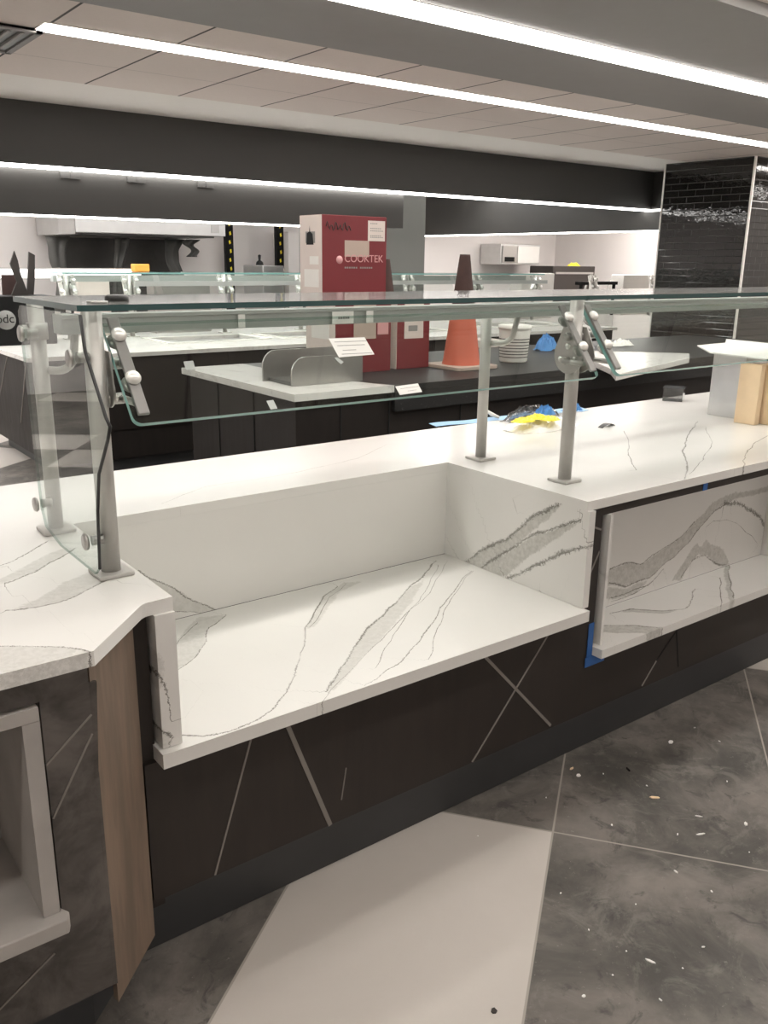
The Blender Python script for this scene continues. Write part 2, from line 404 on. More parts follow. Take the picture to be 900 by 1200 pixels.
# lamps ----------------------------------------------------------------------
def lamp(label, x0, x1, y0, y1, z0, z1, housing='paint_grey', m='led', cat='ceiling light'):
    c = ((x0+x1)/2, (y0+y1)/2, z1)
    t = thing('linear_light', label, cat, c)
    bm = B(); box(bm, x0, x1, y0, y1, z0, z1-.006); obj('diffuser', bm, m, t)
    bm = B(); box(bm, x0-.006, x1+.006, y0-.006, y1+.006, z1-.005, z1+.02); obj('housing', bm, housing, t)
    return t
lamp('long bright linear light crossing the white tiled ceiling', 1.40, 11.8, 4.39, 4.545, ZC-.008, ZC+.0, 'drywall')
lamp('wide bright linear light set in the grey soffit nearest the camera', .2, 11.8, 2.94, 3.11, ZC-.055, ZC-.042)
lamp('linear light on the ceiling above the counter front, just at the upper right corner', -3, 11.8, 1.93, 2.05, ZC-.008, ZC, 'drywall')
lamp('linear light on the ceiling above the aisle, outside the photo', -3, 11, .80, .90, ZC-.02, ZC, 'drywall')
lamp('added unseen fill light on the ceiling along the wall behind the camera', -3, 11, -2.3, -2.2, ZC-.03, ZC, 'drywall')  # added out of view to brighten the floor and counter front
lamp('thin linear light in the slot halfway up the black fascia', -3.9, 8.78, 6.555, 6.598, 2.185, 2.212, 'paint_black', 'led_far', 'strip light')
lamp('short strip light turning the fascia corner beside the tiled pillar', 8.77, 8.798, 6.0, 6.55, 2.185, 2.212, 'paint_black', 'led_far', 'strip light')
lamp('thin strip light under the lower black band left of the carton', -3.9, 4.5, 6.62, 6.66, 1.872, 1.89, 'paint_black', 'led_far', 'strip light')
lamp('thin strip light under the black soffit left of the tiled pillar', 8.71, 8.75, 6.1, 10.8, 1.962, 1.982, 'paint_black', 'led_far', 'strip light')
q = on(500, 237, z=ZC)
lamp('short strip light on the far ceiling right of the grey column', 6.6, 8.4, 8.0, 8.06, ZC-.012, ZC, 'drywall', 'led_far')
lamp('added unseen fill light on the kitchen ceiling over the hood', -3, 8.5, 8.95, 9.1, ZC-.02, ZC, 'drywall', 'led_kitchen_fill')  # hidden lamp put in to brighten the back kitchen
lamp('added unseen fill light on the kitchen ceiling just behind the black fascia', -3, 5.4, 7.3, 7.45, ZC-.02, ZC, 'drywall', 'led_kitchen_fill')  # another added lamp, hidden by the fascia, lifting the kitchen brightness
lamp('added unseen fill light on the kitchen ceiling by the white right wall', 9.2, 11.6, 8.4, 8.55, ZC-.02, ZC, 'drywall', 'led_room_fill')  # hidden lamp added to brighten the white room at right

# vent at the upper left
t = thing('air_vent', 'dark slotted air vent in the ceiling at upper left', 'vent', (1.0, 4.9, ZC))
bm = B(); box(bm, .5, 1.40, 4.53, 5.08, ZC-.012, ZC-.002); obj('backing', bm, 'darkmetal', t)
bm = B()
for y in (4.53, 5.05): box(bm, .5, 1.43, y, y+.03, ZC-.02, ZC-.003)
box(bm, 1.40, 1.43, 4.53, 5.08, ZC-.02, ZC-.003); obj('vent_frame', bm, 'paint_grey', t)
for k in range(5):
    bm = B(); box(bm, 1.10+k*.06, 1.115+k*.06, 4.56, 5.05, ZC-.024, ZC-.012); obj('slat', bm, 'paint_grey', t)

# ================================================================== THE SERVING COUNTER
# base -------------------------------------------------------------------
base = thing('serving_counter', 'long dark tiled serving counter base under the white veined top', 'counter', (1.3, 2.2, 0))
bm = B()
LP = [(-1.4, 1.50), (.45, 1.50), (.452, 1.52), (.59, 1.655), (.632, 1.655), (.632, 2.75), (-1.4, 2.75)]
prism(bm, LP, .15, .353); prism(bm, LP, .828, .883)
prism(bm, [(.358, 1.50), (.45, 1.50), (.452, 1.52), (.59, 1.655), (.632, 1.655), (.632, 2.75), (.358, 2.75)], .353, .828)
box(bm, -1.4, .358, 1.80, 2.75, .353, .828)
box(bm, .60, 2.042, 1.64, 2.75, .178, .533); box(bm, .60, 2.042, 2.30, 2.75, .533, .883)
box(bm, 2.042, 2.098, 1.64, 2.75, .178, .883); box(bm, 2.098, 3.455, 1.64, 2.75, .178, .383)
box(bm, 2.098, 3.455, 1.86, 2.75, .383, .856); box(bm, 2.098, 3.455, 1.64, 2.75, .856, .883)
box(bm, 3.455, 7.4, 1.64, 2.75, .178, .883)
body_bm = bm
bm = B()
prism(bm, [(-1.4, 1.57), (.425, 1.57), (.57, 1.70), (7.4, 1.70), (7.4, 2.7), (-1.4, 2.7)], 0, .178)
obj('kick_plate', bm, 'kick', base)
bm = B(); prism(bm, [(-1.4, 1.493), (.452, 1.493), (.452, 1.4995), (-1.4, 1.4995)], .15, .353)
box(bm, .362, .452, 1.493, 1.4995, .353, .882); box(bm, -1.4, .362, 1.493, 1.4995, .829, .882)
obj('face_tile', bm, 'smear', base, label='grey smeared face tile')
bm = B(); prism(bm, [(.455, 1.494), (.592, 1.628), (.590, 1.648), (.452, 1.512)], .10, .882); obj('corner_panel', bm, 'brown', base, label='bare brown corner board')
bm = B(); obox(bm, (.4535, 1.4965, .74), (.007, -.002, 0), (0, .004, 0), (.006, 0, .10)); obox(bm, (.4535, 1.4955, .40), (.003, 0, 0), (0, .003, 0), (0, 0, .25)); obj('bent_edge_strip', bm, 'smear', base)
# joints between the diagonal dark tiles
def joint(bm, a, b, y, wd=.003, mi=1):
    a, b = Vector((a[0], y, a[1])), Vector((b[0], y, b[1])); d = (b-a)/2; n = Vector((d.z, 0, -d.x)).normalized()*wd
    obox(bm, (a+b)/2, d, n, (0, .0012, 0), mi)
bm = body_bm
for a, b, wd in (((.955, .53), (1.085, .178), .006), ((.868, .53), (.753, .18), .0025), ((1.60, .533), (1.925, .188), .0045), ((1.9, .53), (1.588, .18), .003),
              ((2.46, .262), (2.39, .186), .003), ((1.135, .33), (1.12, .24), .0015), ((2.045, .83), (2.094, .81), .003), ((2.045, .65), (2.095, .74), .003)):
    joint(bm, a, b, 1.6395, wd)
for a, b in (((.362, .70), (.452, .775)), ((.364, .585), (.450, .735)), ((.2, .20), (.34, .29))): joint(bm, a, b, 1.4925, .002)

for a, b in (((2.60, .383), (2.46, .262)), ((2.555, .383), (2.60, .20)), ((3.10, .383), (3.35, .26)), ((3.25, .18), (3.45, .383)), ((4.2, .88), (3.6, .2)), ((4.3, .2), (5.0, .88))): joint(bm, a, b, 1.6395, .0025, 2)
obj('body', body_bm, ['lam', 'grout', 'groutd'], base)

# quartz top -----------------------------------------------------------------
TOP = [(-1.45, 1.466), (.458, 1.466), (.610, 1.622), (.622, 1.629), (.684, 1.632), (.684, 2.272), (2.012, 2.272), (2.012, 1.632), (7.45, 1.632), (7.45, 2.80), (-1.45, 2.80)]
bm = B(); prism(bm, TOP, .884, .914)
cuts(bm, 'x', -.06, 3.9, .02); cuts(bm, 'y', 1.47, 2.80, .02)
for f in bm.faces: f.smooth = False
top = obj('countertop', bm, 'marble'); tag(top, 'white grey-veined quartz countertop running along the whole serving counter', 'countertop')
T = lambda l, s=3.0, ox=0, oy=600: [(x/s+ox, y/s+oy) for x, y in l]
vein(top, ('z', .914), [
    (T([(0, 347), (70, 343), (140, 333), (200, 318), (260, 295), (330, 262), (380, 238)]), .0022),
    (T([(0, 920), (60, 905), (200, 850), (300, 790), (400, 730)], 4.5, 0, 480), .0022),
    (T([(0, 825), (60, 805), (110, 775), (180, 730), (260, 690)], 4.5, 0, 480), .0018),
    (T([(-20, 470), (60, 471), (180, 472), (300, 485), (330, 495)]), .0018),
    ([(731, 505), (738, 520), (736, 533), (747, 552)], .0013),
    ([(818, 494), (806, 510), (800, 530), (806, 545), (803, 562)], .0022),
    ([(826, 500), (835, 520), (822, 540), (808, 556)], .0012),
    ([(905, 508), (885, 518), (872, 535), (872, 550)], .0016),
    ([(190, 590), (240, 570), (300, 562), (350, 553), (420, 537), (455, 520)], .0007)],
  [T([(-30, 345), (60, 335), (130, 310), (220, 250), (330, 205), (395, 215), (380, 238), (330, 262), (260, 295), (200, 318), (140, 333), (0, 347)]),
   T([(-30, 960), (0, 920), (200, 850), (400, 730), (370, 720), (250, 760), (180, 800), (90, 850), (0, 890)], 4.5, 0, 480),
   T([(-30, 470), (180, 472), (300, 485), (330, 495), (200, 520), (60, 560), (-30, 580)])])

# open display niche 1 ------------------------------------------------------
n1 = thing_part('display_niche', base, (1.3, 1.95, .535))
bm = B(); box(bm, .628, 2.022, 1.60, 2.272, .535, .570); cuts(bm, 'x', .64, 2.02, .012); cuts(bm, 'y', 1.61, 2.27, .012)
sh = obj('shelf', bm, 'marble', n1)
C3 = lambda l: T(l, 2.045, 280, 500)
vein(sh, ('z', .57), [
    (C3([(240, 380), (205, 405), (185, 440), (160, 485)])+C3([(158, 520), (140, 570), (110, 640), (85, 675), (40, 705), (0, 722)])+[(267, 857), (240, 863), (225, 862), (203, 860)], .0020),
    (C3([(470, 322), (440, 360), (400, 393), (350, 450), (310, 482), (270, 540), (240, 580), (210, 640)]), .0024),
    (C3([(500, 320), (455, 400), (400, 450), (350, 500), (290, 560), (240, 610), (195, 665)]), .0008),
    (C3([(556, 345), (520, 385), (500, 412), (470, 460), (435, 512), (380, 570), (300, 620)]), .0015),
    (C3([(560, 345), (515, 400), (485, 460), (465, 520), (458, 560)]), .0009),
    (C3([(480, 330), (445, 395), (400, 455), (345, 540), (330, 580)]), .0008),
    (T([(795, 362), (730, 410), (720, 460), (690, 510), (605, 570)]), .0016),
    (T([(700, 385), (640, 440), (605, 505)]), .0008),
    (C3([(260, 375), (215, 410), (195, 450), (170, 482)]), .0008)],
  [C3([(445, 365), (400, 393), (350, 450), (310, 482), (240, 580), (210, 645), (235, 625), (290, 560), (330, 520), (400, 440)]),
   T([(795, 362), (690, 370), (600, 480), (600, 570), (690, 510), (720, 460), (730, 412)]),
   C3([(250, 375), (205, 405), (185, 440), (162, 485), (180, 480), (210, 440), (240, 395), (300, 370)])])
bm = B(); box(bm, .686, 2.013, 2.273, 2.298, .571, .8835); cuts(bm, 'x', .70, 1.1, .012); cuts(bm, 'z', .58, .88, .012)
bp = obj('back_panel', bm, 'marble', n1)
vein(bp, ('y', 2.273), [(T([(480, 200), (525, 230), (570, 250), (610, 265), (650, 298), (700, 320), (750, 345), (795, 360)]), .0018),
    (T([(600, 350), (680, 348), (740, 362), (790, 366)]), .0009)],
  [T([(400, 180), (525, 230), (610, 265), (700, 320), (800, 360), (780, 372), (680, 350), (600, 352), (500, 380), (400, 300)])])
bm = B(); box(bm, 2.0135, 2.040, 1.622, 2.298, .571, .8835); cuts(bm, 'y', 1.63, 2.29, .012); cuts(bm, 'z', .58, .88, .012)
sp = obj('side_panel', bm, 'marble_bold', n1)
vein(sp, ('x', 2.0135), [(C3([(535, 332), (555, 312), (570, 300), (640, 270), (690, 225), (740, 200), (785, 175)]), .0048),
    (C3([(572, 345), (610, 322), (640, 300), (700, 262), (760, 240), (825, 222)]), .0042),
    (C3([(636, 365), (660, 355), (700, 340), (770, 305), (835, 290)]), .0052),
    (C3([(655, 175), (668, 210)]), .0006), (C3([(720, 395), (760, 430)]), .0006)],
  [C3([(535, 332), (570, 300), (640, 270), (690, 225), (740, 200), (785, 176), (740, 222), (690, 262), (640, 300), (575, 345)]),
   C3([(575, 345), (640, 305), (700, 266), (770, 240), (825, 224), (770, 262), (700, 310), (640, 355), (610, 362)])])
bm = B(); box(bm, .638, .683, 1.622, 2.27, .571, .8835); cuts(bm, 'z', .58, .88, .02); lp = obj('side_panel', bm, 'marble', n1)
vein(lp, ('y', 1.62), [(T([(545, 570), (580, 600), (605, 590)]), .004), (T([(540, 800), (575, 770), (610, 800)]), .003)],
     [T([(545, 500), (580, 480), (600, 530), (590, 600), (550, 640)]), T([(540, 860), (560, 770), (590, 760), (610, 840)])])

# niche 2 (right) -----------------------------------------------------------
n2 = thing_part('display_niche', base, (2.8, 1.72, .385))
C4 = lambda l: T(l, 4.09, 680, 540)
bm = B(); box(bm, 2.100, 3.452, 1.60, 1.83, .385, .415); cuts(bm, 'x', 2.11, 3.45, .012); cuts(bm, 'y', 1.61, 1.83, .012)
s2 = obj('shelf', bm, 'marble_bold', n2)
vein(s2, ('z', .415), [(C4([(140, 732), (250, 712), (400, 720), (500, 712), (525, 690), (535, 640), (550, 612)]), .0022),
    (C4([(100, 790), (180, 788), (300, 795), (400, 797)]), .0018), (C4([(672, 560), (672, 640), (675, 700)]), .0012), (C4([(712, 500), (712, 560), (735, 660)]), .0015)],
  [C4([(100, 790), (300, 790), (400, 800), (380, 830), (100, 822)]), C4([(690, 490), (690, 560), (715, 680), (740, 680), (715, 560), (715, 490)]),
   C4([(160, 728), (250, 710), (400, 718), (500, 712), (400, 735), (250, 726)])])
bm = B(); box(bm, 2.1345, 3.420, 1.831, 1.856, .4155, .8555); cuts(bm, 'x', 2.13, 3.42, .012); cuts(bm, 'z', .42, .85, .012)
b2 = obj('back_panel', bm, 'marble_bold', n2)
vein(b2, ('y', 1.831), [(C4([(140, 515), (180, 498), (250, 490), (300, 492), (350, 450), (400, 420), (480, 370), (550, 290)]), .0018),
    (C4([(140, 580), (220, 600), (270, 585), (330, 560), (400, 500), (450, 460), (520, 390), (580, 310), (650, 240), (720, 195)]), .0022),
    (C4([(690, 205), (740, 205), (790, 220), (830, 250), (860, 270), (890, 330)]), .0062),
    (C4([(600, 320), (640, 290), (700, 278), (750, 300), (800, 345), (850, 390)]), .0008),
    (C4([(140, 655), (250, 625), (330, 590), (400, 520)]), .0016), (C4([(530, 480), (565, 465), (600, 455), (650, 490), (700, 500)]), .0030),
    (C4([(150, 670), (260, 640), (350, 570)]), .0012), (C4([(480, 560), (530, 490), (560, 450)]), .0012)],
  [C4([(120, 515), (250, 490), (300, 492), (400, 420), (480, 370), (550, 290), (640, 200), (720, 160), (830, 140), (930, 110), (930, 140), (800, 172), (720, 192), (650, 235), (580, 310), (520, 390), (450, 460), (400, 500), (330, 560), (270, 585), (220, 600), (120, 590)]),
   C4([(440, 575), (500, 480), (540, 415), (562, 400), (580, 425), (604, 375), (625, 400), (690, 430), (718, 500), (690, 510), (640, 490), (610, 455), (560, 455), (520, 500), (480, 572)]),
   C4([(120, 600), (220, 610), (330, 570), (260, 640), (120, 665)])])
bm = B(); box(bm, 3.421, 3.452, 1.612, 1.856, .4155, .8555); obj('side_panel', bm, 'quartz', n2)
bm = B(); box(bm, 2.122, 2.134, 1.628, 1.856, .4155, .8555); obj('side_panel', bm, 'quartz', n2)

# niche 3 (far left, under the left counter) --------------------------------
n3 = thing_part('display_niche', base, (0, 1.65, .355))
bm = B(); prism(bm, [(-1.0, 1.452), (.362, 1.452), (.370, 1.470), (.355, 1.50), (.355, 1.797), (-1.0, 1.797)], .355, .389); obj('shelf', bm, 'quartz_shaded_smeared', n3, .003)
bm = B(); box(bm, .325, .3555, 1.478, 1.797, .390, .800); obj('side_panel', bm, 'quartz_shaded_smeared', n3)
bm = B(); box(bm, -1.0, .3555, 1.478, 1.797, .801, .8265); obj('top_panel', bm, 'quartz_shaded_smeared', n3)
bm = B(); box(bm, -1.0, .324, 1.775, 1.797, .390, .800); obj('back_panel', bm, 'quartz_shaded_smeared', n3)

# blue masking tape
bm = B(); box(bm, 2.072, 2.097, 1.6365, 1.6385, .36, .50); box(bm, 2.065, 2.16, 1.6345, 1.6365, .35, .383)
tag(obj('masking_tape', bm, 'blue'), 'blue masking tape stuck below the left corner of the right niche', 'tape')
bm = B(); box(bm, 2.62, 2.645, 1.6365, 1.6385, .857, .883); tag(obj('masking_tape', bm, 'blue'), 'small dark blue tape piece under the counter edge above the right niche', 'tape')

# ================================================================== SNEEZE GUARD
PZ0, PY0, PK = 1.268, 1.720, .778          # front pane plane: y = PY0 + (z-PZ0)*PK
pn = Vector((0, 1, -PK)).normalized(); pu = Vector((0, PK, 1)).normalized()
def pane_pt(x, s, off=0): return Vector((x, PY0, PZ0))+pu*s+pn*off
sg = thing('sneeze_guard', 'glass sneeze guard on satin steel posts over the near counter', 'sneeze guard', (1.4, 2.04, .914))
for i, (x, y) in enumerate(((.63, 1.841), (.63, 2.236), (2.147, 1.846), (2.147, 2.246), (3.66, 1.846), (4.2, 2.246))):
    bm = B(); r = .0215 if y < 2 else .019
    tube(bm, [(x, y, .922), (x, y, 1.4925)], r, 28); p = obj('post', bm, 'post', sg)
    bm = B(); box(bm, x-.040, x+.040, y-.040, y+.040, .9145, .924); obj('base_plate', bm, 'post', p, .003)
# shelves of glass on top
def gslab(x0, x1, y0, y1, z0, z1, nm='glass_shelf', e=1):
    bm = B(); r = .02; pts = [(x0+r*.3, y0+r*.3*0), (x1, y0), (x1, y1), (x0, y1), (x0, y0+r*.3)]
    prism(bm, pts, z0, z1, 'z', 0, e); return obj(nm, bm, ['glass_dusty_sheen', 'edge_dark'], sg)
gslab(.590, 2.135, 1.80, 2.27, 1.4945, 1.507); gslab(2.142, 4.3, 1.80, 2.27, 1.4945, 1.507)
# sloping front panes
def pane(x0, x1, L=.245, r=.018, th=.006):
    pts = []
    def arc(cx, cy, a0):
        for k in range(6): a = math.radians(a0+18*k); pts.append((cx+r*math.cos(a), cy+r*math.sin(a)))
    arc(x0+r, r, 180); arc(x1-r, r, 270); pts.append((x1, L)); pts.append((x0, L))
    bm = B(); A = [bm.verts.new(pane_pt(a, b, -th)) for a, b in pts]; C = [bm.verts.new(pane_pt(a, b, th)) for a, b in pts]
    fs = [face(bm, A[::-1], 0), face(bm, C, 0)]
    for i in range(len(pts)): j = (i+1) % len(pts); fs.append(face(bm, (A[i], A[j], C[j], C[i]), 2 if i == len(pts)-2 else 1))
    bmesh.ops.recalc_face_normals(bm, faces=fs); return obj('front_pane', bm, ['glass', 'edge', 'edge_pale'], sg)
pane(.660, 2.122); pane(2.205, 3.80)
# clamps: slanted bar with two domed caps, stub arm, round adjuster plate
def clamp(px, bx, disc=.058):
    t = thing_part('clamp', sg, (bx, 1.84, 1.36))
    bm = B(); c = pane_pt(bx, .135, -.0115); obox(bm, c, (.0125, 0, 0), pu*.118, pn*.0045); obj('clamp_bar', bm, 'clampm', t, .002)
    for s in (.102, .208):
        bm = B(); lathe(bm, [(.0, .013), (.008, .0125), (.013, .009), (.0165, .004), (.017, .0), (.0, .0)], pane_pt(bx, s, -.017), -pn); obj('domed_cap', bm, 'chrome', t)
        bm = B(); lathe(bm, [(0, 0), (.019, 0), (.019, .003), (0, .003)], pane_pt(bx, s, .0075), pn); obj('washer', bm, 'steel', t)
    for s in (.05, .145):
        z = pane_pt(bx, s).z; yy = pane_pt(bx, s, .009).y
        bm = B(); sx = 1 if bx > px else -1
        tube(bm, [(px+sx*.018, 1.843, z), (bx+sx*.004, 1.843, z)], .0125, 16)
        if yy < 1.825 or yy > 1.86: tube(bm, [(bx, 1.843, z), (bx, yy+.002, z)], .008, 10)
        obj('stub_arm', bm, 'steel', t)
    if disc:
        bm = B(); pts = [(1.843+disc*math.cos(math.radians(a)), 1.325+disc*math.sin(math.radians(a))) for a in range(150, 391, 12)]+[(1.870, 1.41), (1.82, 1.41)]
        sx = 1 if bx > px else -1; x = px+sx*.026
        prism(bm, pts, x-.002, x+.002, 'x'); obj('adjuster_plate', bm, 'steel', t)
        for a, b in ((1.815, 1.315), (1.87, 1.31), (1.845, 1.352)):
            bm = B(); lathe(bm, [(0, 0), (.010, 0), (.010, .005), (0, .006)], (x+sx*.002, a, b), (sx, 0, 0), 6); obj('hex_bolt', bm, 'chrome', t)
clamp(.63, .683, .036); clamp(2.147, 2.098); clamp(2.147, 2.214); clamp(3.66, 3.61)
# left end panel with kinked front edge
EP = [(1.757, 1.490), (1.746, 1.42), (1.655, 1.30), (1.636, 1.285), (1.655, 1.255), (1.722, 1.174), (1.748, 1.09), (1.765, .955), (1.79, .935), (2.03, .935), (2.14, .955), (2.166, 1.0), (2.19, 1.475), (2.17, 1.490)]
EP = [(y+.012, z) for y, z in EP]
bm = B(); prism(bm, EP, .580, .587, 'x', 0, 1); obj('end_panel', bm, ['glass', 'edge_pale'], sg)
bm = B(); tube(bm, [(.5825, y-.004, z) for y, z in EP[:8]], .0036, 8); obj('edge_gasket', bm, 'gasket', sg, label='black edge gasket')
for y, z in ((2.19, 1.005), (1.825, 1.004), (1.825, 1.400), (2.17, 1.425)):
    bm = B(); lathe(bm, [(0, 0), (.017, 0), (.019, .004), (.017, .008), (0, .008)], (.577, y, z), (-1, 0, 0)); so = obj('standoff_disc', bm, 'steel', sg)
    bm = B(); tube(bm, [(.5872, y, z), (.612, y, z)], .011, 14); obj('spacer', bm, 'steel', sg)
bm = B(); tube(bm, [(.63, 2.236, 1.405), (.63, 2.236, 1.445)], .025, 24); tube(bm, [(.588, 2.236, 1.425), (.612, 2.236, 1.425)], .016, 16); obj('post_collar', bm, 'steel', sg)
# light rail hung under the glass shelf
bm = B(); prism(bm, [(2.10, 1.425), (2.10, 1.460), (2.094, 1.462), (2.094, 1.470), (2.165, 1.470), (2.165, 1.425)], .648, 3.95, 'x'); obj('light_rail', bm, 'rail', sg)
for px in (.63, 2.147):
    bm = B(); y1 = 2.236
    pts = [(px+.012, y1, 1.330)]+[(px+.03+.035*math.sin(a), y1-.03-.035*math.sin(a)*.9, 1.330+.045*(1-math.cos(a))) for a in [math.radians(q) for q in range(0, 91, 15)]]+[(px+.066, 2.16, 1.424)]
    tube(bm, pts, .010, 12); obj('rail_hook', bm, 'post', sg)
# round bumper pucks on the glass top near the left corner
t = tag(obj('suction_puck', (lambda b: (lathe(b, [(0, 0), (.026, 0), (.026, .010), (.020, .014), (0, .014)], (.72, 1.93, 1.5075)), b)[1])(B()), 'gasket'), 'small black round puck resting on the glass shelf at its left corner', 'puck')
t = tag(obj('metal_disc', (lambda b: (lathe(b, [(0, 0), (.022, 0), (.022, .004), (0, .005)], (.655, 1.87, 1.5075)), b)[1])(B()), 'steel'), 'flat pale metal disc on the glass shelf over the front left post', 'disc')

# labels stuck on the pane and rail ------------------------------------------
def pane_label(name, px, label, rows, mat='paper', group=None, cat='label'):
    nrm = pn; pts = []
    n0 = nrm.dot(pane_pt(1, 0, -.0065))
    for x, y in px:
        d = fw+(x-450)/F*r2-(y-600)/F*u2; k = (n0-nrm.dot(CAM))/nrm.dot(d); pts.append(CAM+d*k)
    c = sum(pts, Vector())/4
    bm = B(); A = [bm.verts.new(p) for p in pts]; C = [bm.verts.new(p-nrm*.0012) for p in pts]
    fs = [face(bm, A), face(bm, C[::-1])]+[face(bm, (A[i], C[i], C[(i+1) % 4], A[(i+1) % 4])) for i in range(4)]
    bmesh.ops.recalc_face_normals(bm, faces=fs); pts = [p-nrm*.0014 for p in pts]
    if not rows: return tag(obj(name, bm, mat), label, cat, group)
    t = thing(name, label, cat, c); obj('card', bm, mat, t)
    bm = B(); ex = (pts[1]-pts[0]); ey = pts[3]-pts[0]
    for r, a, b in rows:
        k = a
        while k < b:
            wd = random.uniform(.02, .055); s = pts[0]+ex*k+ey*r
            obox(bm, s+ex*wd/2, ex*wd/2*.8, ey*.013, nrm*.0003); k += wd*1.15
    obj('printed_lines', bm, 'ink', t); return t
pane_label('label_card', [(385, 397), (427, 395.5), (438.5, 415.5), (397, 419)], 'large white printed card stuck on the slanted front glass', [(.2, .1, .95), (.4, .12, .85), (.65, .2, .55), (.85, .12, .95)])
pane_label('label_card', [(463, 453), (489.5, 449.5), (494.5, 459.5), (468.5, 463)], 'small white printed card at the bottom edge of the slanted glass', [(.35, .15, .95), (.7, .4, .75)])
pane_label('clear_sticker', [(215, 424), (226, 423), (229, 433), (218, 434)], 'pale square sticker on the slanted glass, leftmost of the three', None, 'rail')
pane_label('clear_sticker', [(312, 470), (320, 469), (325, 479), (317, 480)], 'pale square sticker near the lower edge of the slanted glass', None, 'rail')
pane_label('clear_sticker', [(391.5, 419.5), (395, 419), (402.5, 424.5), (399, 427)], 'tiny crumpled pale sticker just below the large white card', None, 'rail')
def rail_label(px0, px1, yt, yb, label, rows):
    a = on(px0, yt, y=2.0935); b = on(px1, yb, y=2.0935); bm = B(); box(bm, a.x, b.x, 2.0915, 2.0935, 1.427, 1.461)
    if not rows: tag(obj('label_card', bm, 'paper'), label, 'label'); return
    t = thing('label_card', label, 'label', ((a.x+b.x)/2, 2.09, 1.43)); obj('card', bm, 'paper', t)
    bm = B(); k = a.x+.02
    while k < b.x-.015: box(bm, k, k+.006, 2.0908, 2.0914, 1.440, 1.447); k += .008
    obj('printed_lines', bm, 'ink', t)
rail_label(389, 414, 366, 376, 'white printed label on the grey light rail above the large card', True)
rail_label(429, 437, 367, 373, 'tiny blank white sticker on the light rail right of the printed label', False)
rail_label(279, 287, 375, 379, 'tiny white sticker on the left part of the light rail', False)

# ================================================================== THINGS ON THE NEAR COUNTER
def crumple(bm, c, sx, sy, sz, seed=0, n=26, mi=0, amp=.35, freq=3.0):
    vs = []
    for i in range(n+1):
        row = []
        for j in range(n+1):
            u, v = i/n*2-1, j/n*2-1; r = min(1, math.hypot(u, v)*.95)
            h = (1-r**3.6)*(.45+amp*2*abs(noise.noise(Vector((u*freq+seed, v*freq, seed))))+.25*noise.noise(Vector((u*8+seed, v*8, 2))))
            k = 1+.16*noise.noise(Vector((u*2.2, v*2.2, seed+5)))
            row.append(bm.verts.new((c[0]+u*sx*k, c[1]+v*sy*k, c[2]+max(0.0005, h*sz))))
        vs.append(row)
    fs = []
    for i in range(n):
        for j in range(n):
            u, v = (i+.5)/n*2-1, (j+.5)/n*2-1
            if math.hypot(u, v) < 1.12: fs.append(face(bm, (vs[i][j], vs[i+1][j], vs[i+1][j+1], vs[i][j+1]), mi))
    loose = [v for v in bm.verts if not v.link_faces]; bmesh.ops.delete(bm, geom=loose, context='VERTS')
    r = bmesh.ops.extrude_face_region(bm, geom=fs)
    for v in [g for g in r['geom'] if isinstance(g, bmesh.types.BMVert)]: v.co.z = c[2] if v.co.z-c[2] < .004 else v.co.z-.003
    bmesh.ops.recalc_face_normals(bm, faces=bm.faces)
def ribbon(bm, pts, wd, th=.001, mi=0, nrm=None):
    pts = [Vector(p) for p in pts]; prev = None; fs = []
    for i, p in enumerate(pts):
        d = (pts[min(i+1, len(pts)-1)]-pts[max(i-1, 0)]).normalized(); n = Vector(nrm) if nrm else d.cross(Vector((0, 0, 1))).normalized()
        q = d.cross(n).normalized()*th
        ring = [bm.verts.new(p+n*wd/2+q), bm.verts.new(p-n*wd/2+q), bm.verts.new(p-n*wd/2-q), bm.verts.new(p+n*wd/2-q)]
        if prev:
            for k in range(4): fs.append(face(bm, (prev[k], prev[(k+1) % 4], ring[(k+1) % 4], ring[k]), mi))
        else: fs.append(face(bm, ring[::-1], mi))
        prev = ring
    fs.append(face(bm, prev, mi)); bmesh.ops.recalc_face_normals(bm, faces=fs)
Z = .9145
a, b = on(520, 502, z=Z), on(700, 484, z=Z)
bm = B(); pts = [a+(b-a)*k/24+Vector((0, .075+.008*math.sin(k*.9), .003+.012*abs(math.sin(k*.55))*(k > 10))) for k in range(25)]
ribbon(bm, pts, .05, .0008, nrm=(0, .99, .12)); tag(obj('plastic_film', bm, 'sheet'), 'long strip of pale blue plastic film along the rear edge of the counter', 'plastic film')
c = on(625, 500, z=Z)
bm = B(); crumple(bm, (c.x+.02, c.y-.02, Z), .20, .10, .045, 3.3); tag(obj('plastic_bag', bm, 'paper'), 'crumpled white plastic bag under the yellow tape between the two right posts', 'plastic bag')
bm = B(); c2 = on(625, 492, z=Z); crumple(bm, (c2.x+.01, c2.y+.02, Z), .17, .055, .10, 8.1, 26, 0, .2, 2.0); tag(obj('plastic_wrap', bm, 'cup'), 'clear crumpled plastic wrap humped behind the yellow tape', 'plastic wrap')
t = thing('caution_tape', 'bright yellow crumpled tape lying on the white bag', 'tape', on(612, 495, z=Z))
for px, py, dx, sd in ((603, 496, .055, 1.1), (618, 492, .05, 4.2), (634, 494, .045, 6.6)):
    c = on(px, py, z=Z+.03); bm = B(); crumple(bm, (c.x, c.y-.05, Z+.046), dx, .035, .022, sd, 14); obj('tape_loop', bm, 'yellow', t)
for px, py, sd in ((650, 492, 2), (682, 487, 5)):
    c = on(px, py, z=Z+.02); bm = B(); crumple(bm, (c.x, c.y+.06, Z+.036), .055, .03, .05, sd, 12)
    tag(obj('nitrile_glove', bm, 'bluerag'), 'crumpled blue glove %s the second right post' % ('just left of' if px < 660 else 'just right of'), 'glove')
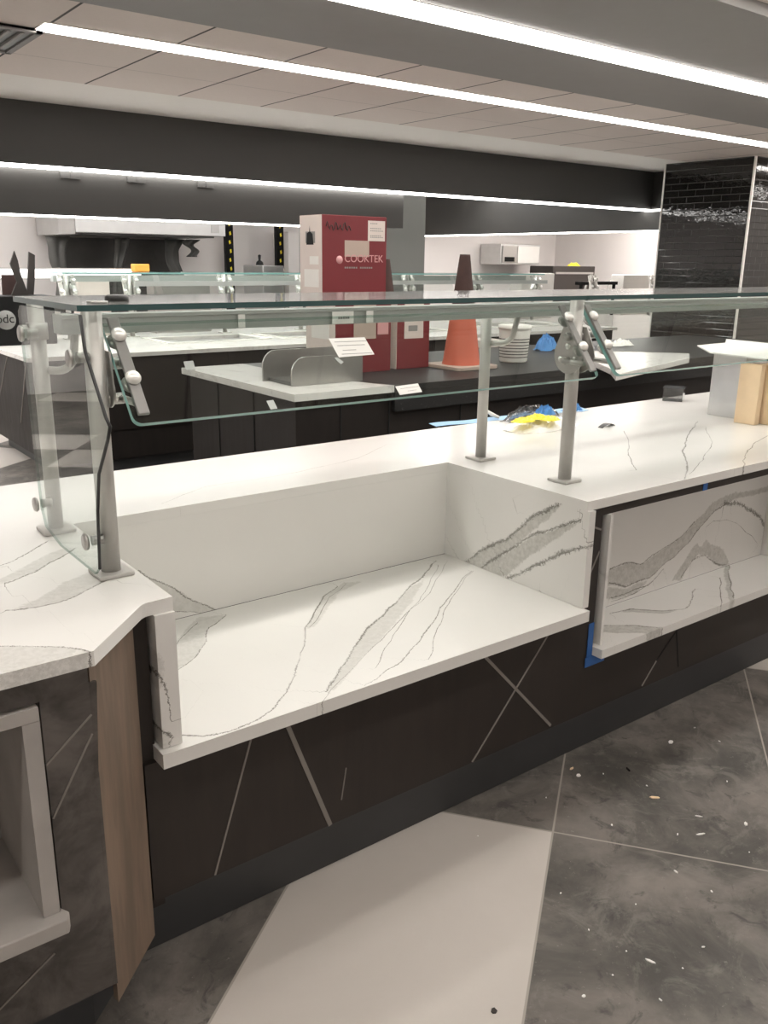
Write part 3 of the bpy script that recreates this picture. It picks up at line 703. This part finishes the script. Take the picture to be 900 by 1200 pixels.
a = on(576, 482, z=.96)+Vector((0, .04, 0)); bm = B(); tube(bm, [a, a+Vector((.03, -.01, -.02)), a+Vector((.06, -.03, -.035))], [.006, .009, .006], 8); tag(obj('bag_tie', bm, 'white_pl'), 'white twisted bag end sticking up left of the clear wrap', 'bag tie')
c = on(712, 500, z=Z); bm = B()
ribbon(bm, [c+Vector((-.05+.012*k, .002*k, .012*math.sin(k/9*math.pi))) for k in range(10)], .025, .001, nrm=(0, 1, 0)); tag(obj('cable_scrap', bm, 'gasket'), 'short black curved strip lying on the counter right of the bag', 'scrap')
# clear square cup
c = on(789, 469, z=Z); t = thing('plastic_container', 'small clear square plastic container on the rear of the counter', 'container', (c.x, c.y, Z))
bm = B(); s = .05
for x0, x1, y0, y1 in ((-s, s, -s, -s+.003), (-s, s, s-.003, s), (-s, -s+.003, -s+.003, s-.003), (s-.003, s, -s+.003, s-.003)): box(bm, c.x+x0, c.x+x1, c.y+y0, c.y+y1, Z, Z+.065)
box(bm, c.x-s+.003, c.x+s-.003, c.y-s+.003, c.y+s-.003, Z, Z+.004); rotz(bm, c, .5); obj('cup', bm, 'cup', t)
bm = B(); box(bm, c.x-s-.004, c.x+s+.004, c.y-s-.004, c.y+s+.004, Z+.0655, Z+.07); rotz(bm, c, .5); obj('lid', bm, 'cup', t)
# galvanised steel box + sheet on top + timber blocks
ztop = on(833, 413, x=3.735).z
t = thing('steel_box', 'open ended galvanised steel box standing behind the timber blocks', 'metal box', (3.85, 2.26, Z))
bm = B(); box(bm, 3.735, 4.05, 2.19, 2.36, Z, ztop-.004); obj('box_body', bm, 'zinc', t, .002)
bm = B(); box(bm, 3.729, 3.735, 2.19, 2.215, Z+.002, ztop-.005); obj('folded_flange', bm, 'zinc', t)
zs = ztop+.002
P = [on(x, y, z=zs) for x, y in ((817, 406), (832, 414), (905, 423), (905, 404), (851, 398.5), (850, 403))]
bm = B(); prism(bm, [(p.x, p.y) for p in P], zs, zs+.006); tag(obj('foam_sheet', bm, 'paper'), 'thin white sheet lying on top of the galvanised box', 'sheet')
def block(x0, x1, y0, y1, z1, ang, label):
    bm = B(); box(bm, x0, x1, y0, y1, Z, z1); rotz(bm, ((x0+x1)/2, (y0+y1)/2, 0), ang); tag(obj('timber_block', bm, 'wood', bevel=.003), label, 'wood block')
a = on(857, 494, z=Z); b = on(880, 498, z=Z); zt = on(857, 426, y=a.y).z
print('block', a, b, zt, ztop, P)
block(3.645, 3.685, 2.065, 2.165, zt, .06, 'upright pale timber block in front of the galvanised box')
block(3.705, 3.80, 2.03, 2.125, zt-.004, .0, 'second timber block cut off by the right edge of the photo')

# ================================================================== ISLAND B (middle)
YB = 3.95
ib = thing('prep_island', 'dark middle island with white and speckled black top behind the near counter', 'kitchen island', (5, 4.6, 0))
bm = B(); xl, xr = 2.40, 7.9
box(bm, xl+.03, xr, YB+.04, 5.30, .12, .874)
ibm = bm; bm = B(); box(bm, xl+.1, xr-.05, YB+.12, 5.24, 0, .12); obj('kick_plate', bm, 'kick', ib)
bm = ibm
for x in (2.72, 3.06, 3.62): box(bm, x, x+.006, YB+.034, YB+.04, .13, .86, 1)
for y in (4.45, 4.9): box(bm, xl+.024, xl+.03, y, y+.006, .13, .86, 1)
obj('body', bm, ['lam_dark', 'groutd'], ib)
bm = B(); prism(bm, [(xl, YB), (3.07, YB), (3.07, YB+.02), (2.85, 4.55), (2.85, 5.36), (xl, 5.36)], .875, .914); obj('worktop', bm, 'quartz', ib, label='white quartz end of the worktop')
bm = B(); prism(bm, [(3.072, YB), (7.95, YB), (7.95, 5.36), (2.852, 5.36), (2.852, 4.56), (3.072, YB+.03)], .875, .914); obj('worktop', bm, 'blacktop', ib, label='speckled black worktop')
bm = B(); box(bm, 3.08, 7.9, YB+.005, YB+.035, .76, .873); obj('apron', bm, 'blacktop', ib)
ZB = .9145
# steel plate holder
t = thing('plate_holder', 'steel holder with two rounded upright plates on the white island end', 'holder', (2.8, 4.35, ZB))
def rplate(x0, x1, y, z0, z1, r=.09):
    pts = [(x0, z0), (x1, z0), (x1, z1)]+[(x0+r-r*math.sin(math.radians(a)), z1-r+r*math.cos(math.radians(a))) for a in range(0, 91, 15)]
    bm = B(); prism(bm, pts, y, y+.012, 'y'); return bm
zt1 = on(380, 417, y=4.22).z; zt2 = on(340, 409, y=4.5).z
obj('upright_plate', rplate(on(342, 440, y=4.22).x, on(425, 430, y=4.22).x, 4.22, ZB, zt1), 'steel', t)
obj('upright_plate', rplate(on(308, 430, y=4.5).x, on(395, 430, y=4.5).x, 4.5, ZB, zt2), 'steel', t)
bm = B(); box(bm, on(342, 440, y=4.22).x+.01, on(420, 430, y=4.22).x, 4.233, 4.499, ZB, ZB+.02); obj('base_channel', bm, 'darkmetal', t)
# cartons
def carton(px0, px1, y, z0, z1, dep, label, marks, rot=0):
    x0, x1 = on(px0, 400, y=y).x, on(px1, 400, y=y).x
    c = ((x0+x1)/2, y+dep/2, z0); t = thing('carton', label, 'box', c)
    bm = B(); fs = box(bm, x0, x1, y, y+dep, z0, z1)
    bm.faces.ensure_lookup_table()
    for f in bm.faces:
        f.material_index = 1 if abs(f.normal.x) > .5 else 0
    rotz(bm, (x0, y, 0), rot); obj('box_body', bm, ['red', 'cartonw'], t, .004)
    W, H = x1-x0, z1-z0
    def patch(nm, u0, u1, v0, v1, mat, th=.001, side=False):
        bm = B()
        if side: box(bm, x0-th, x0, y+dep*u0, y+dep*u1, z0+H*v0, z0+H*v1)
        else: box(bm, x0+W*u0, x0+W*u1, y-th, y, z0+H*v0, z0+H*v1)
        rotz(bm, (x0, y, 0), rot); return obj(nm, bm, mat, t)
    for mk in marks: patch(*mk)
    return t, x0, x1, W, H, patch
YT = 4.55
zb = 1.385; zt_ = on(378, 251, y=YT).z
t, x0, x1, W, H, patch = carton(378, 451.5, YT, zb, zt_, .25, 'red and white carton standing tallest above the glass shelf', [
    ('paper_tape', .34, .72, .50, .70, 'tapegrey', .0012), ('shipping_label', .70, .97, .70, .95, 'cartonw', .0012),
    ('picture_print', .30, .72, .66, .80, 'ink', .001, True), ('side_print', .15, .55, .40, .50, 'white_pl', .001, True), ('side_print', .15, .8, .12, .34, 'white_pl', .001, True)])
text('COOKTEK', .062, (x0+W*.335, YT-.0015, zb+H*.435), (1, 0, 0), (0, 0, 1), 'pinkink', t)
bm = B(); lathe(bm, [(0, 0), (.024, 0), (.024, .001), (0, .001)], (x0+W*.26, YT-.0005, zb+H*.46), (0, -1, 0), 20); obj('round_emblem', bm, 'pinkink', t)
bm = B()
for k in range(13):
    if k != 6: box(bm, x0+W*.34+k*.0165, x0+W*.34+k*.0165+.011, YT-.001, YT, zb+H*.355, zb+H*.375)
for r, n in ((.91, 4), (.85, 6), (.82, 7), (.76, 6), (.74, 7)):
    for k in range(n): box(bm, x0+W*.735+k*.0145, x0+W*.735+k*.0145+.010, YT-.0018, YT-.0012, zb+H*r, zb+H*r+.005)
obj('small_print', bm, 'ink', t)
bm = B()
pts = [(x0+.03+k*.0085, YT-.001, zb+H*(.86+.045*math.sin(k*1.7)+.02*math.sin(k*.9))) for k in range(22)]
tube(bm, pts, .003, 6); obj('marker_scribble', bm, 'board', t, label='handwriting in dark marker')
bm = B(); 
pts = [(YT+.25*.36, zb+H*.64), (YT+.25*.68, zb+H*.64), (YT+.25*.66, zb+H*.78), (YT+.25*.55, zb+H*.80), (YT+.25*.53, zb+H*.87), (YT+.25*.51, zb+H*.80), (YT+.25*.40, zb+H*.77)]
prism(bm, pts, x0-.0015, x0-.0011, 'x'); obj('picture_print', bm, 'black', t)
yl = 4.53
carton(393, 458, yl, ZB, 1.383, .34, 'red carton at the bottom of the stack behind the steel holder', [
    ('paper_tape', .32, .72, .45, .93, 'tapegrey', .0012), ('side_print', .2, .8, .45, .85, 'white_pl', .001, True), ('small_print', .75, .95, .50, .66, 'pinkink', .001)])
carton(465, 503, yl+.02, ZB, 1.383, .34, 'red carton left of the orange cone, its white label in front', [('shipping_label', .22, .80, .42, .92, 'cartonw', .0012), ('small_print', .34, .62, .70, .86, 'ink', .0016), ('small_print', .34, .62, .52, .60, 'ink', .0016)])
# traffic cones
def cone(x, y, label, h=.735):
    t = thing('traffic_cone', label, 'traffic cone', (x, y, ZB))
    bm = B(); pts = []; s = .185
    for k in range(4):
        for q in range(4):
            a = math.radians(k*90+q*30); cx, cy = ((1, 1), (-1, 1), (-1, -1), (1, -1))[k]; pts.append((x+cx*(s-.04)+.04*math.cos(a), y+cy*(s-.04)+.04*math.sin(a)))
    prism(bm, pts, ZB, ZB+.022); obj('base', bm, 'tapegrey', t, .003)
    bm = B(); lathe(bm, [(.132, .022), (.125, .04), (.082, .36)], (x, y, ZB)); obj('cone_body', bm, 'cone', t)
    bm = B(); lathe(bm, [(.0825, .36), (.0825, .362), (.036, h-.015), (.034, h), (.027, h), (.026, h-.03), (0, h-.03)], (x, y, ZB)); obj('cone_top', bm, 'dust', t, label='dark dirty upper half')
M['cone'] = plain('orange_cone', lin(188, 92, 68), .6, var=.12, scale=6)
q = on(534, 425, z=ZB+.01); cone(q.x-.085, q.y-.15, 'orange traffic cone with dark tip right of the cartons')
q = on(450, 420, y=5.12); cone(q.x, q.y, 'traffic cone behind the cartons, only its dark tip showing', .70)
# bucket
q = on(613, 425, z=ZB); zt3 = on(613, 382, y=q.y).z-ZB
t = thing('bucket', 'white plastic pail with printed sides right of the orange cone', 'bucket', (q.x, q.y+.1, ZB)); c = (q.x, q.y+.1, ZB)
bm = B(); lathe(bm, [(0, 0), (.096, 0), (.1, .01), (.112, zt3-.03)], c, seg=32); obj('pail', bm, 'white_pl', t)
bm = B(); lathe(bm, [(.112, zt3-.03), (.119, zt3-.028), (.119, zt3), (.1, zt3+.004), (0, zt3)], c, seg=32); obj('lid', bm, 'white_pl', t)
bm = B()
for k in range(7): lathe(bm, [(.1045+.0008*k, .035+k*.021), (.1063+.0008*k, .035+k*.021), (.1063+.0008*k, .041+k*.021), (.1045+.0008*k, .041+k*.021)], c, seg=32)
obj('printed_lines', bm, 'plug', t)
q = on(640, 410, z=ZB); bm = B(); crumple(bm, (q.x, q.y, ZB),   .10, .08, .19, 4.4, 18, 0, .12, 1.5); tag(obj('blue_rag', bm, 'bluerag'), 'crumpled blue glove beside the white bucket', 'rag')
q = on(578, 409, z=ZB)
bm = B(); box(bm, q.x-.02, q.x+.25, q.y+.1, q.y+.32, ZB, ZB+.06); rotz(bm, q, .15); tag(obj('foam_block', bm, 'cartonw'), 'pale flat box between the orange cone and the white bucket', 'box')
# slab offcut on the island front
P = [on(x, y, z=.955) for x, y in ((716, 432), (722, 439), (808, 419), (808, 414), (690, 411), (684, 418))]
bm = B(); prism(bm, [(p.x, p.y) for p in P], ZB+.001, .955); tag(obj('quartz_offcut', bm, 'quartz', bevel=.004), 'white quartz offcut lying on the black island top, right of the second post', 'slab')
q = on(728, 405, z=ZB); bm = B(); crumple(bm, (q.x, q.y, ZB), .14, .05, .07, 2.2, 16); tag(obj('paper_scrap', bm, 'paper'), 'small crumpled white paper behind the quartz offcut', 'paper')

# ================================================================== ISLAND A (rear cook line) + its guard
XA = 1.72; YA = 6.42
ia = thing('cook_island', 'long rear island with white top and dark wood sides', 'kitchen island', (4.9, 7.3, 0))
bm = B(); box(bm, XA+.04, 8.15, YA+.04, 8.15, .33, .884); box(bm, XA+.14, 8.1, YA+.06, 8.1, 0.1, .33); obj('body', bm, 'lam_dark', ia)
bm = B(); box(bm, XA+.2, 8.0, YA+.12, 8.0, 0, .1); obj('kick_plate', bm, 'kick', ia)
bm = B()
for x in (2.2, 3.3, 4.4, 5.5, 6.6): box(bm, x, x+.008, YA+.034, YA+.04, .34, .88)
for k in range(6): box(bm, 3.32, 3.9, YA+.036, YA+.041, .45+k*.05, .46+k*.05)
obj('panel_joints', bm, 'groutd', ia)
bm = B()
for a, b, z0, z1 in ((6.6, 6.9, .86, .38), (7.1, 7.6, .86, .38)):
    obox(bm, (XA+.038, (a+b)/2, (z0+z1)/2), (0, (b-a)/2, (z1-z0)/2), (0, .006, 0), (.002, 0, 0))
obj('tile_joints', bm, 'grout', ia)
wells = [(on(168, 400, z=.914).x, on(275, 400, z=.914).x), (on(300, 395, z=.914).x, on(380, 395, z=.914).x)]
wells = [(3.05, 3.95), (4.15, 5.05), (5.25, 6.1), (6.9, 7.8)]
bm = B(); xs = [XA]+[v for w_ in wells for v in w_]+[8.18]
box(bm, XA, 8.18, YA, 6.98, .884, .914); box(bm, XA, 8.18, 7.5, 8.2, .884, .914)
for a, b in zip(xs[::2], xs[1::2]): box(bm, a, b, 6.98, 7.5, .884, .914)
obj('worktop', bm, 'quartz', ia)
for a, b in wells:
    bm = B(); box(bm, a-.04, b+.04, 6.94, 6.99, .9145, .922); box(bm, a-.04, b+.04, 7.49, 7.54, .9145, .922); box(bm, a-.04, a+.01, 6.99, 7.49, .9145, .922); box(bm, b-.01, b+.04, 6.99, 7.49, .9145, .922); fr = obj('well_frame', bm, 'white_pl', ia)
    bm = B(); box(bm, a+.011, b-.011, 6.992, 7.488, .886, .89); obj('well_pan', bm, 'zinc', fr)
gy = 7.75
rg = thing('sneeze_guard', 'distant glass sneeze guard with chrome clamps on the rear island', 'sneeze guard', (4.8, gy, .914))
zg = on(300, 321, y=gy).z
for px in (78, 152, 262, 352, 476, 556, 625, 692, 762):
    x = on(px, 340, y=gy).x; bm = B(); tube(bm, [(x, gy, .918), (x, gy, zg)], .022, 12); p = obj('post', bm, 'post', rg)
    bm = B(); box(bm, x-.05, x+.05, gy-.05, gy+.05, .9145, .922); obj('base_plate', bm, 'post', p)
    for dx in (-.06, .05):
        bm = B(); obox(bm, (x+dx, gy-.04, zg-.10), (.016, 0, 0), (0, .03, .09), (0, .01, -.004))
        for s in (-.05, .04): lathe(bm, [(0, 0), (.024, 0), (.02, .02), (0, .024)], (x+dx, gy-.05+s*.33, zg-.10+s), (0, -1, .3), 10)
        obj('clamp_bar', bm, 'chrome', rg)
    bm = B(); lathe(bm, [(0, 0), (.05, 0), (.05, .01), (0, .01)], (x+.02, gy-.02, zg-.13), (1, 0, 0), 14); obj('adjuster_plate', bm, 'steel', rg)
xe = 8.1
for a, b in ((on(64, 340, y=gy).x, 3.2), (3.22, 5.2), (5.22, 6.7), (6.72, xe)):
    bm = B(); prism(bm, [(a, gy-.25), (b, gy-.25), (b, gy+.28), (a, gy+.28)], zg, zg+.014, 'z', 0, 1); obj('glass_shelf', bm, ['glass_far', 'edge'], rg)
    bm = B(); pp = [(gy-.30, zg-.30), (gy-.292, zg-.30), (gy-.12, zg-.01), (gy-.13, zg-.01)]; prism(bm, pp, a+.02, b-.02, 'x', 0, 1); obj('front_pane', bm, ['glass_far', 'glass_far'], rg)
bm = B(); box(bm, on(66, 340, y=gy).x, xe, gy+.06, gy+.14, zg-.07, zg-.015); obj('light_rail', bm, 'rail', rg)
bm = B(); box(bm, 2.95, xe, gy-.30, gy-.27, zg-.10, zg-.06); obj('front_rail', bm, 'rail', rg)
x0 = on(-30, 318, y=gy+.1).x; x1 = on(176, 318, y=gy+.1).x
t = thing('heat_lamp_bar', 'bright white lit bar under the distant glass at the left', 'lamp', ((x0+x1)/2, gy+.4, zg-.05))
bm = B(); box(bm, x0, x1, gy+.32, gy+.36, zg-.045, zg+.03); obj('lit_diffuser', bm, 'led_dim', t) if M.setdefault('led_dim', emit('bar_diffuser', (1, .98, .95), 1.6)) else None
bm = B(); box(bm, x0-.01, x1+.01, gy+.361, gy+.42, zg-.055, zg+.04); obj('housing', bm, 'steel', t)
for k in range(2):
    bm = B(); tube(bm, [((x0 if k else x1-.1)+.05, gy+.40, .915), ((x0 if k else x1-.1)+.05, gy+.40, zg-.05)], .015, 10); obj('leg', bm, 'steel', t)

# black speaker-like equipment box with round badge on the left of the island
ye = 7.40
xa, xb = on(-60, 370, y=ye).x, on(66, 380, y=ye).x
zt4 = on(10, 347, y=ye).z
t = thing('equipment_case', 'black equipment case with a round pale badge at the left edge', 'equipment case', ((XA+xb)/2, ye+.3, .915))
bm = B(); box(bm, XA+.01, xb, ye, ye+.30, .915, zt4); obj('case_body', bm, 'black', t, .01)
c = on(7, 375, y=ye); c.x = max(c.x, XA+.085)
bm = B(); lathe(bm, [(0, 0), (.075, 0), (.075, .004), (0, .004)], (c.x, ye, c.z), (0, -1, 0), 28); obj('round_badge', bm, 'col_grey', t)
text('pdc', .095, (c.x-.075, ye-.006, c.z-.022), (1, 0, 0), (0, 0, 1), 'black', t)
def plank(pts, y, label, mat='board'):
    q = [(on(a, b, y=y).x, on(a, b, y=y).z) for a, b in pts]; bm = B(); prism(bm, q, y, y+.02, 'y'); tag(obj('plank', bm, mat), label, 'board')
zc = zt4+.0005
def plank_on(pts, y, label, mat='board'):
    q = [(on(a, b, y=y).x, max(zc, on(a, b, y=y).z)) for a, b in pts]; bm = B(); prism(bm, q, y, y+.025, 'y'); tag(obj('plank', bm, mat), label, 'board')
plank_on([(14, 349), (20, 330), (12, 309), (17, 294), (21, 305), (24, 320), (34, 349)], ye+.12, 'dark pointed board leaning at the far left on the black case')
plank_on([(32, 349), (33, 322), (34, 295), (41, 299), (41, 325), (40, 349)], ye+.2, 'dark narrow upright board, right of the pointed one')
plank_on([(4, 349), (2, 322), (20, 322), (24, 349)], ye+.26, 'short brown board behind the pointed dark one', 'dust')
# pale box and papers on island
for px0, px1, py, h, lab, mt in ((92, 128, 345, .10, 'pale open box seen through the guard right of the lit bar posts', 'cartonw'), (180, 245, 345, .07, 'low grey tray behind the distant guard', 'steel')):
    a, b = on(px0, py, y=8.0), on(px1, py, y=8.0); bm = B(); box(bm, a.x, b.x, 7.98, 8.16, .9145, on(px0, py-16, y=8.0).z); tag(obj('storage_box', bm, mt), lab, 'box')

# ================================================================== BACK KITCHEN
YK = 9.7
hx0, hx1 = on(88, 260, y=YK).x, on(264, 265, y=YK).x
t = thing('exhaust_hood', 'pale steel exhaust hood hanging above the dark splash wall', 'hood', ((hx0+hx1)/2, YK, 1.9))
hz0 = on(90, 272, y=YK).z; hz1 = 2.15
bm = B(); box(bm, hx0, hx1, YK, 10.88, hz0, hz1); obj('canopy', bm, 'hoodm', t, .005)
bm = B(); xs0 = on(64, 255, y=YK+.4).x; prism(bm, [(xs0, YK+.3), (hx0-.002, YK+.02), (hx0-.002, 10.8), (xs0, 10.8)], hz0-.02, hz1); obj('side_skirt', bm, 'zinc', t)
bm = B(); q = on(252, 270, y=YK); box(bm, q.x-.05, q.x+.05, YK-.006, YK, q.z-.03, q.z+.06); obj('switch_plate', bm, 'ink', t)
bm = B(); box(bm, hx0+.1, hx1-.1, YK+.1, 10.7, hz0-.02, hz0-.002); obj('filters', bm, 'darkmetal', t)
# splash wall with hanging dark sheets
xa, xb = on(68, 300, y=10.8).x, on(212, 300, y=10.8).x
bm = B(); box(bm, xa, xb, 10.86, 10.895, 0.3, hz0-.03); tag(obj('splash_panel', bm, 'splash'), 'dark splash panel on the wall beneath the hood', 'panel')
def drape(px, wd, ztop, zbot, y, label, sd):
    c = on(px, 290, y=y).x; bm = B(); n = 14; prev = None; fs = []
    for i in range(n+1):
        f = i/n; z = ztop+(zbot-ztop)*f; w0 = wd*(1-.45*math.sin(f*2.6))*(.8+.4*noise.noise(Vector((sd, f*3, 0)))); sh = .12*noise.noise(Vector((f*2, sd, 1)))
        ring = [bm.verts.new((c+sh+w0*(k/6-.5), y+.03*math.sin(k*2+sd)+.02, z)) for k in range(7)]
        if prev:
            for k in range(6): fs.append(face(bm, (prev[k], prev[k+1], ring[k+1], ring[k])))
        prev = ring
    bmesh.ops.recalc_face_normals(bm, faces=fs); r = bmesh.ops.extrude_face_region(bm, geom=fs)
    bmesh.ops.translate(bm, verts=[g for g in r['geom'] if isinstance(g, bmesh.types.BMVert)], vec=(0, .008, 0))
    for f in bm.faces: f.smooth = True
    tag(obj('hanging_sheet', bm, 'splash2'), label, 'plastic sheet')
M['splash2'] = plain('grey_plastic_sheet', (.10, .098, .092), .35, var=.4, scale=3)
drape(70, .35, hz0-.03, 1.0, 10.4, 'grey plastic sheet hanging at the left end of the hood', 1.0)
drape(142, .22, hz0-.03, 1.1, 10.4, 'grey plastic sheet hanging below the middle of the hood', 2.3)
drape(206, .35, hz0-.03, 1.0, 10.4, 'grey plastic sheet hanging near the right end of the hood', 4.1)
drape(226, .22, hz0-.03, 1.62, 10.3, 'short ragged dark plastic scrap at the right end of the hood', 6.1)
def post_strip(px, label, wd=.11):
    c = on(px, 290, y=10.6).x; t = thing('caution_post', label, 'post', (c, 10.6, 0))
    bm = B(); box(bm, c-wd/2, c+wd/2, 10.57, 10.63, 0, 2.2); obj('post_body', bm, 'black', t)
    bm = B()
    for k in range(9): z = 1.15+k*.11; obox(bm, (c+.01*(k % 2), 10.566, z), (.010, 0, .006), (0, .003, 0), (-.004, 0, .020))
    obj('caution_tape', bm, 'yellow', t)
post_strip(268, 'black upright post with yellow tape right of the hood'); post_strip(327, 'black upright post with yellow tape left of the tall carton')
# orange sponge on the guard
a, b = on(155, 313, y=gy+.12), on(172, 304, y=gy+.12)
bm = B(); box(bm, a.x, b.x, gy+.06, gy+.16, zg+.0145, zg+.0145+abs(b.z-a.z)); tag(obj('sponge', bm, 'orange', bevel=.01), 'orange sponge on top of the distant glass shelf', 'sponge')
# white locker panels behind carton
a, b = on(336, 300, y=10.5), on(352, 300, y=10.5); bm = B(); box(bm, a.x, b.x+.9, 10.45, 10.85, 0, on(340, 272, y=10.45).z)
tag(obj('white_cabinet', bm, 'wall_white'), 'tall white cabinet partly hidden by the tall carton', 'cabinet')
a, b = on(303, 309, y=9.8), on(328, 322, y=9.8); bm = B(); box(bm, a.x, b.x, 9.7, 10.2, 0, a.z-.02)
t = thing('food_machine', 'grey counter machine standing by the second taped post', 'machine', ((a.x+b.x)/2, 9.95, 0)); obj('machine_body', bm, 'zinc', t, .01)
bm = B(); lathe(bm, [(.05, 0), (.04, .04), (.015, .06), (.02, .12), (0, .13)], ((a.x+b.x)/2-.05, 9.95, a.z-.019)); obj('black_knob', bm, 'black', t)
# right room: cabinet, oven, pipes, steel counter
y = 10.4; a, b, c_ = on(588, 290, y=y), on(607, 290, y=y), on(634, 290, y=y); zt5 = on(600, 286, y=y).z
t = thing('wall_cabinet', 'grey steel cabinet on the back wall right of the column', 'cabinet', ((a.x+c_.x)/2, 10.6, 1.3))
bm = B(); box(bm, a.x, c_.x, 10.42, 10.885, on(600, 310, y=y).z, zt5); obj('body', bm, 'zinc', t, .004)
bm = B(); box(bm, a.x+.03, b.x-.01, 10.40, 10.419, on(600, 308, y=y).z, zt5-.03); d = obj('door', bm, 'steel', t)
bm = B(); box(bm, a.x+.08, b.x-.08, 10.385, 10.399, zt5-.27, zt5-.2); obj('handle', bm, 'black', d)
bm = B(); box(bm, b.x+.01, c_.x-.03, 10.40, 10.419, on(600, 308, y=y).z, zt5-.03); obj('door', bm, 'white_pl', t)
y = 9.6; a, b = on(648, 320, y=y), on(697, 320, y=y); zt6 = on(670, 312, y=y).z
t = thing('oven', 'black low oven on the rear counter of the white room', 'oven', ((a.x+b.x)/2, 9.8, .93))
bm = B(); box(bm, a.x, b.x, 9.6, 10.1, .94, zt6); obj('oven_body', bm, 'board', t, .01)
bm = B(); box(bm, a.x+.05, b.x-.05, 9.585, 9.599, zt6-.12, zt6-.09); obj('handle', bm, 'steel', t)
bm = B(); crumple(bm, ((a.x+b.x)/2+.2, 9.8, zt6+.001), .13, .06, .08, 3, 10); tag(obj('yellow_cloth', bm, 'yellow'), 'small yellow cloth on top of the black oven', 'cloth')
bm = B(); box(bm, 8.95, 11.95, 9.5, 10.3, .0, .938); tag(obj('steel_counter', bm, 'zinc'), 'steel rear counter carrying the black oven', 'counter')
for px, lab in ((600, 'curved chrome faucet left of the oven'), (716, 'chrome faucet right of the oven')):
    q = on(px, 330, y=9.56); bm = B(); 
    pts = [(q.x, 9.6, .94)]+[(q.x+.09-.09*math.cos(math.radians(k)), 9.6, 1.25+.12*math.sin(math.radians(k))) for k in range(0, 181, 20)]
    if px < 620: pts = [(x, y_-1.45, z_ if z_ > 1 else .915) for x, y_, z_ in pts]
    tube(bm, pts, .013, 10); tag(obj('faucet', bm, 'chrome'), lab, 'faucet')
a, b = on(682, 334, y=8.0), on(724, 330, y=8.0)
bm = B(); box(bm, a.x, b.x, 8.0, 8.12, a.z, b.z); box(bm, a.x+.02, a.x+.04, 8.02, 8.06, .9145, a.z); box(bm, b.x-.04, b.x-.02, 8.02, 8.06, .9145, a.z); tag(obj('shelf_rack', bm, 'black'), 'narrow black shelf on legs at the right end of the rear island', 'shelf')
a, b = on(728, 322, y=8.0), on(766, 322, y=8.0)
bm = B(); box(bm, a.x, b.x, 7.95, 8.17, .9145, on(740, 322, y=8).z); tag(obj('storage_box', bm, 'white_pl', bevel=.01), 'white bin beside the tiled pillar on the rear island', 'box')
a, b = on(603, 320, y=8.1), on(640, 330, y=8.1)
bm = B(); box(bm, a.x, b.x, 7.96, 8.18, .9145, a.z); tag(obj('storage_box', bm, 'white_pl', bevel=.01), 'white bin under the distant glass left of the oven', 'box')
# small sockets along the black band
for px, py in ((76, 205), (88, 206), (154, 210), (165, 211), (236, 216), (245, 217)):
    q = on(px, py, y=6.6); bm = B(); box(bm, q.x-.035, q.x+.035, 6.590, 6.5995, q.z-.022, q.z+.022)
    tag(obj('socket', bm, 'plug'), 'small grey socket hanging under the fascia light, %s' % {76: 'leftmost', 88: 'second from left', 154: 'third from left', 165: 'fourth from left', 236: 'fifth from left', 245: 'rightmost'}[px], 'socket', 'sockets under the fascia light')

# ================================================================== FLOOR DEBRIS
def chip(px, py, sx, sy, ang, mat, label, group=None, h=.003):
    c = on(px, py, z=0); bm = B(); n = 6; pts = []
    for k in range(n): a = 2*math.pi*k/n+random.uniform(-.3, .3); pts.append((c.x+sx*math.cos(a), c.y+sy*math.sin(a)))
    prism(bm, pts, .0002, h); rotz(bm, c, ang); tag(obj('debris_chip', bm, mat), label, 'debris', group)
chip(786, 870, .012, .008, .3, 'paper', 'white flat chip on the dark tile below the right niche')
chip(767, 935, .016, .006, -.7, 'wood', 'tan rectangular wood chip on the dark tile')
chip(736, 902, .012, .004, 1.2, 'black', 'black twisted scrap on the dark tile near the counter')
chip(678, 909, .009, .007, .3, 'paper', 'pale chip near the tile joint, lower of two by the counter')
chip(670, 901, .010, .004, .1, 'wood', 'pale chip near the tile joint, upper of two by the counter')
chip(821, 978, .015, .003, -.4, 'paper', 'thin white stick on the dark tile at right')
chip(874, 966, .010, .005, .6, 'paper', 'small white chip nearest the right edge')
chip(819, 957, .011, .002, -.9, 'paper', 'thin short splinter above the white stick')
chip(762, 1127, .013, .0035, 1.9, 'paper', 'white sliver on the front dark tile')
chip(792, 1022, .007, .003, 1.4, 'paper', 'tiny white sliver just below the long tile joint')
chip(579, 1185, .008, .007, .5, 'board', 'small dark chip on the pale tile at the bottom')
chip(684, 1168, .005, .004, 0, 'paper', 'round white crumb on the front dark tile')
chip(693, 800, .010, .004, .3, 'wood', 'tan crumb at the foot of the counter below the right niche')
for px, py in ((657, 1047), (814, 853), (843, 869), (852, 916), (794, 978), (834, 1045), (824, 1110), (734, 1115), (774, 1172), (718, 1143), (707, 907), (758, 921), (717, 967), (878, 999), (640, 890), (800, 1135), (690, 1090), (745, 1060), (560, 980), (640, 935)):
    chip(px, py, random.uniform(.002, .005), random.uniform(.0015, .003), random.uniform(0, 3), 'paper', 'tiny pale crumb scattered on the grey floor tiles', 'pale crumbs on the floor', .002)
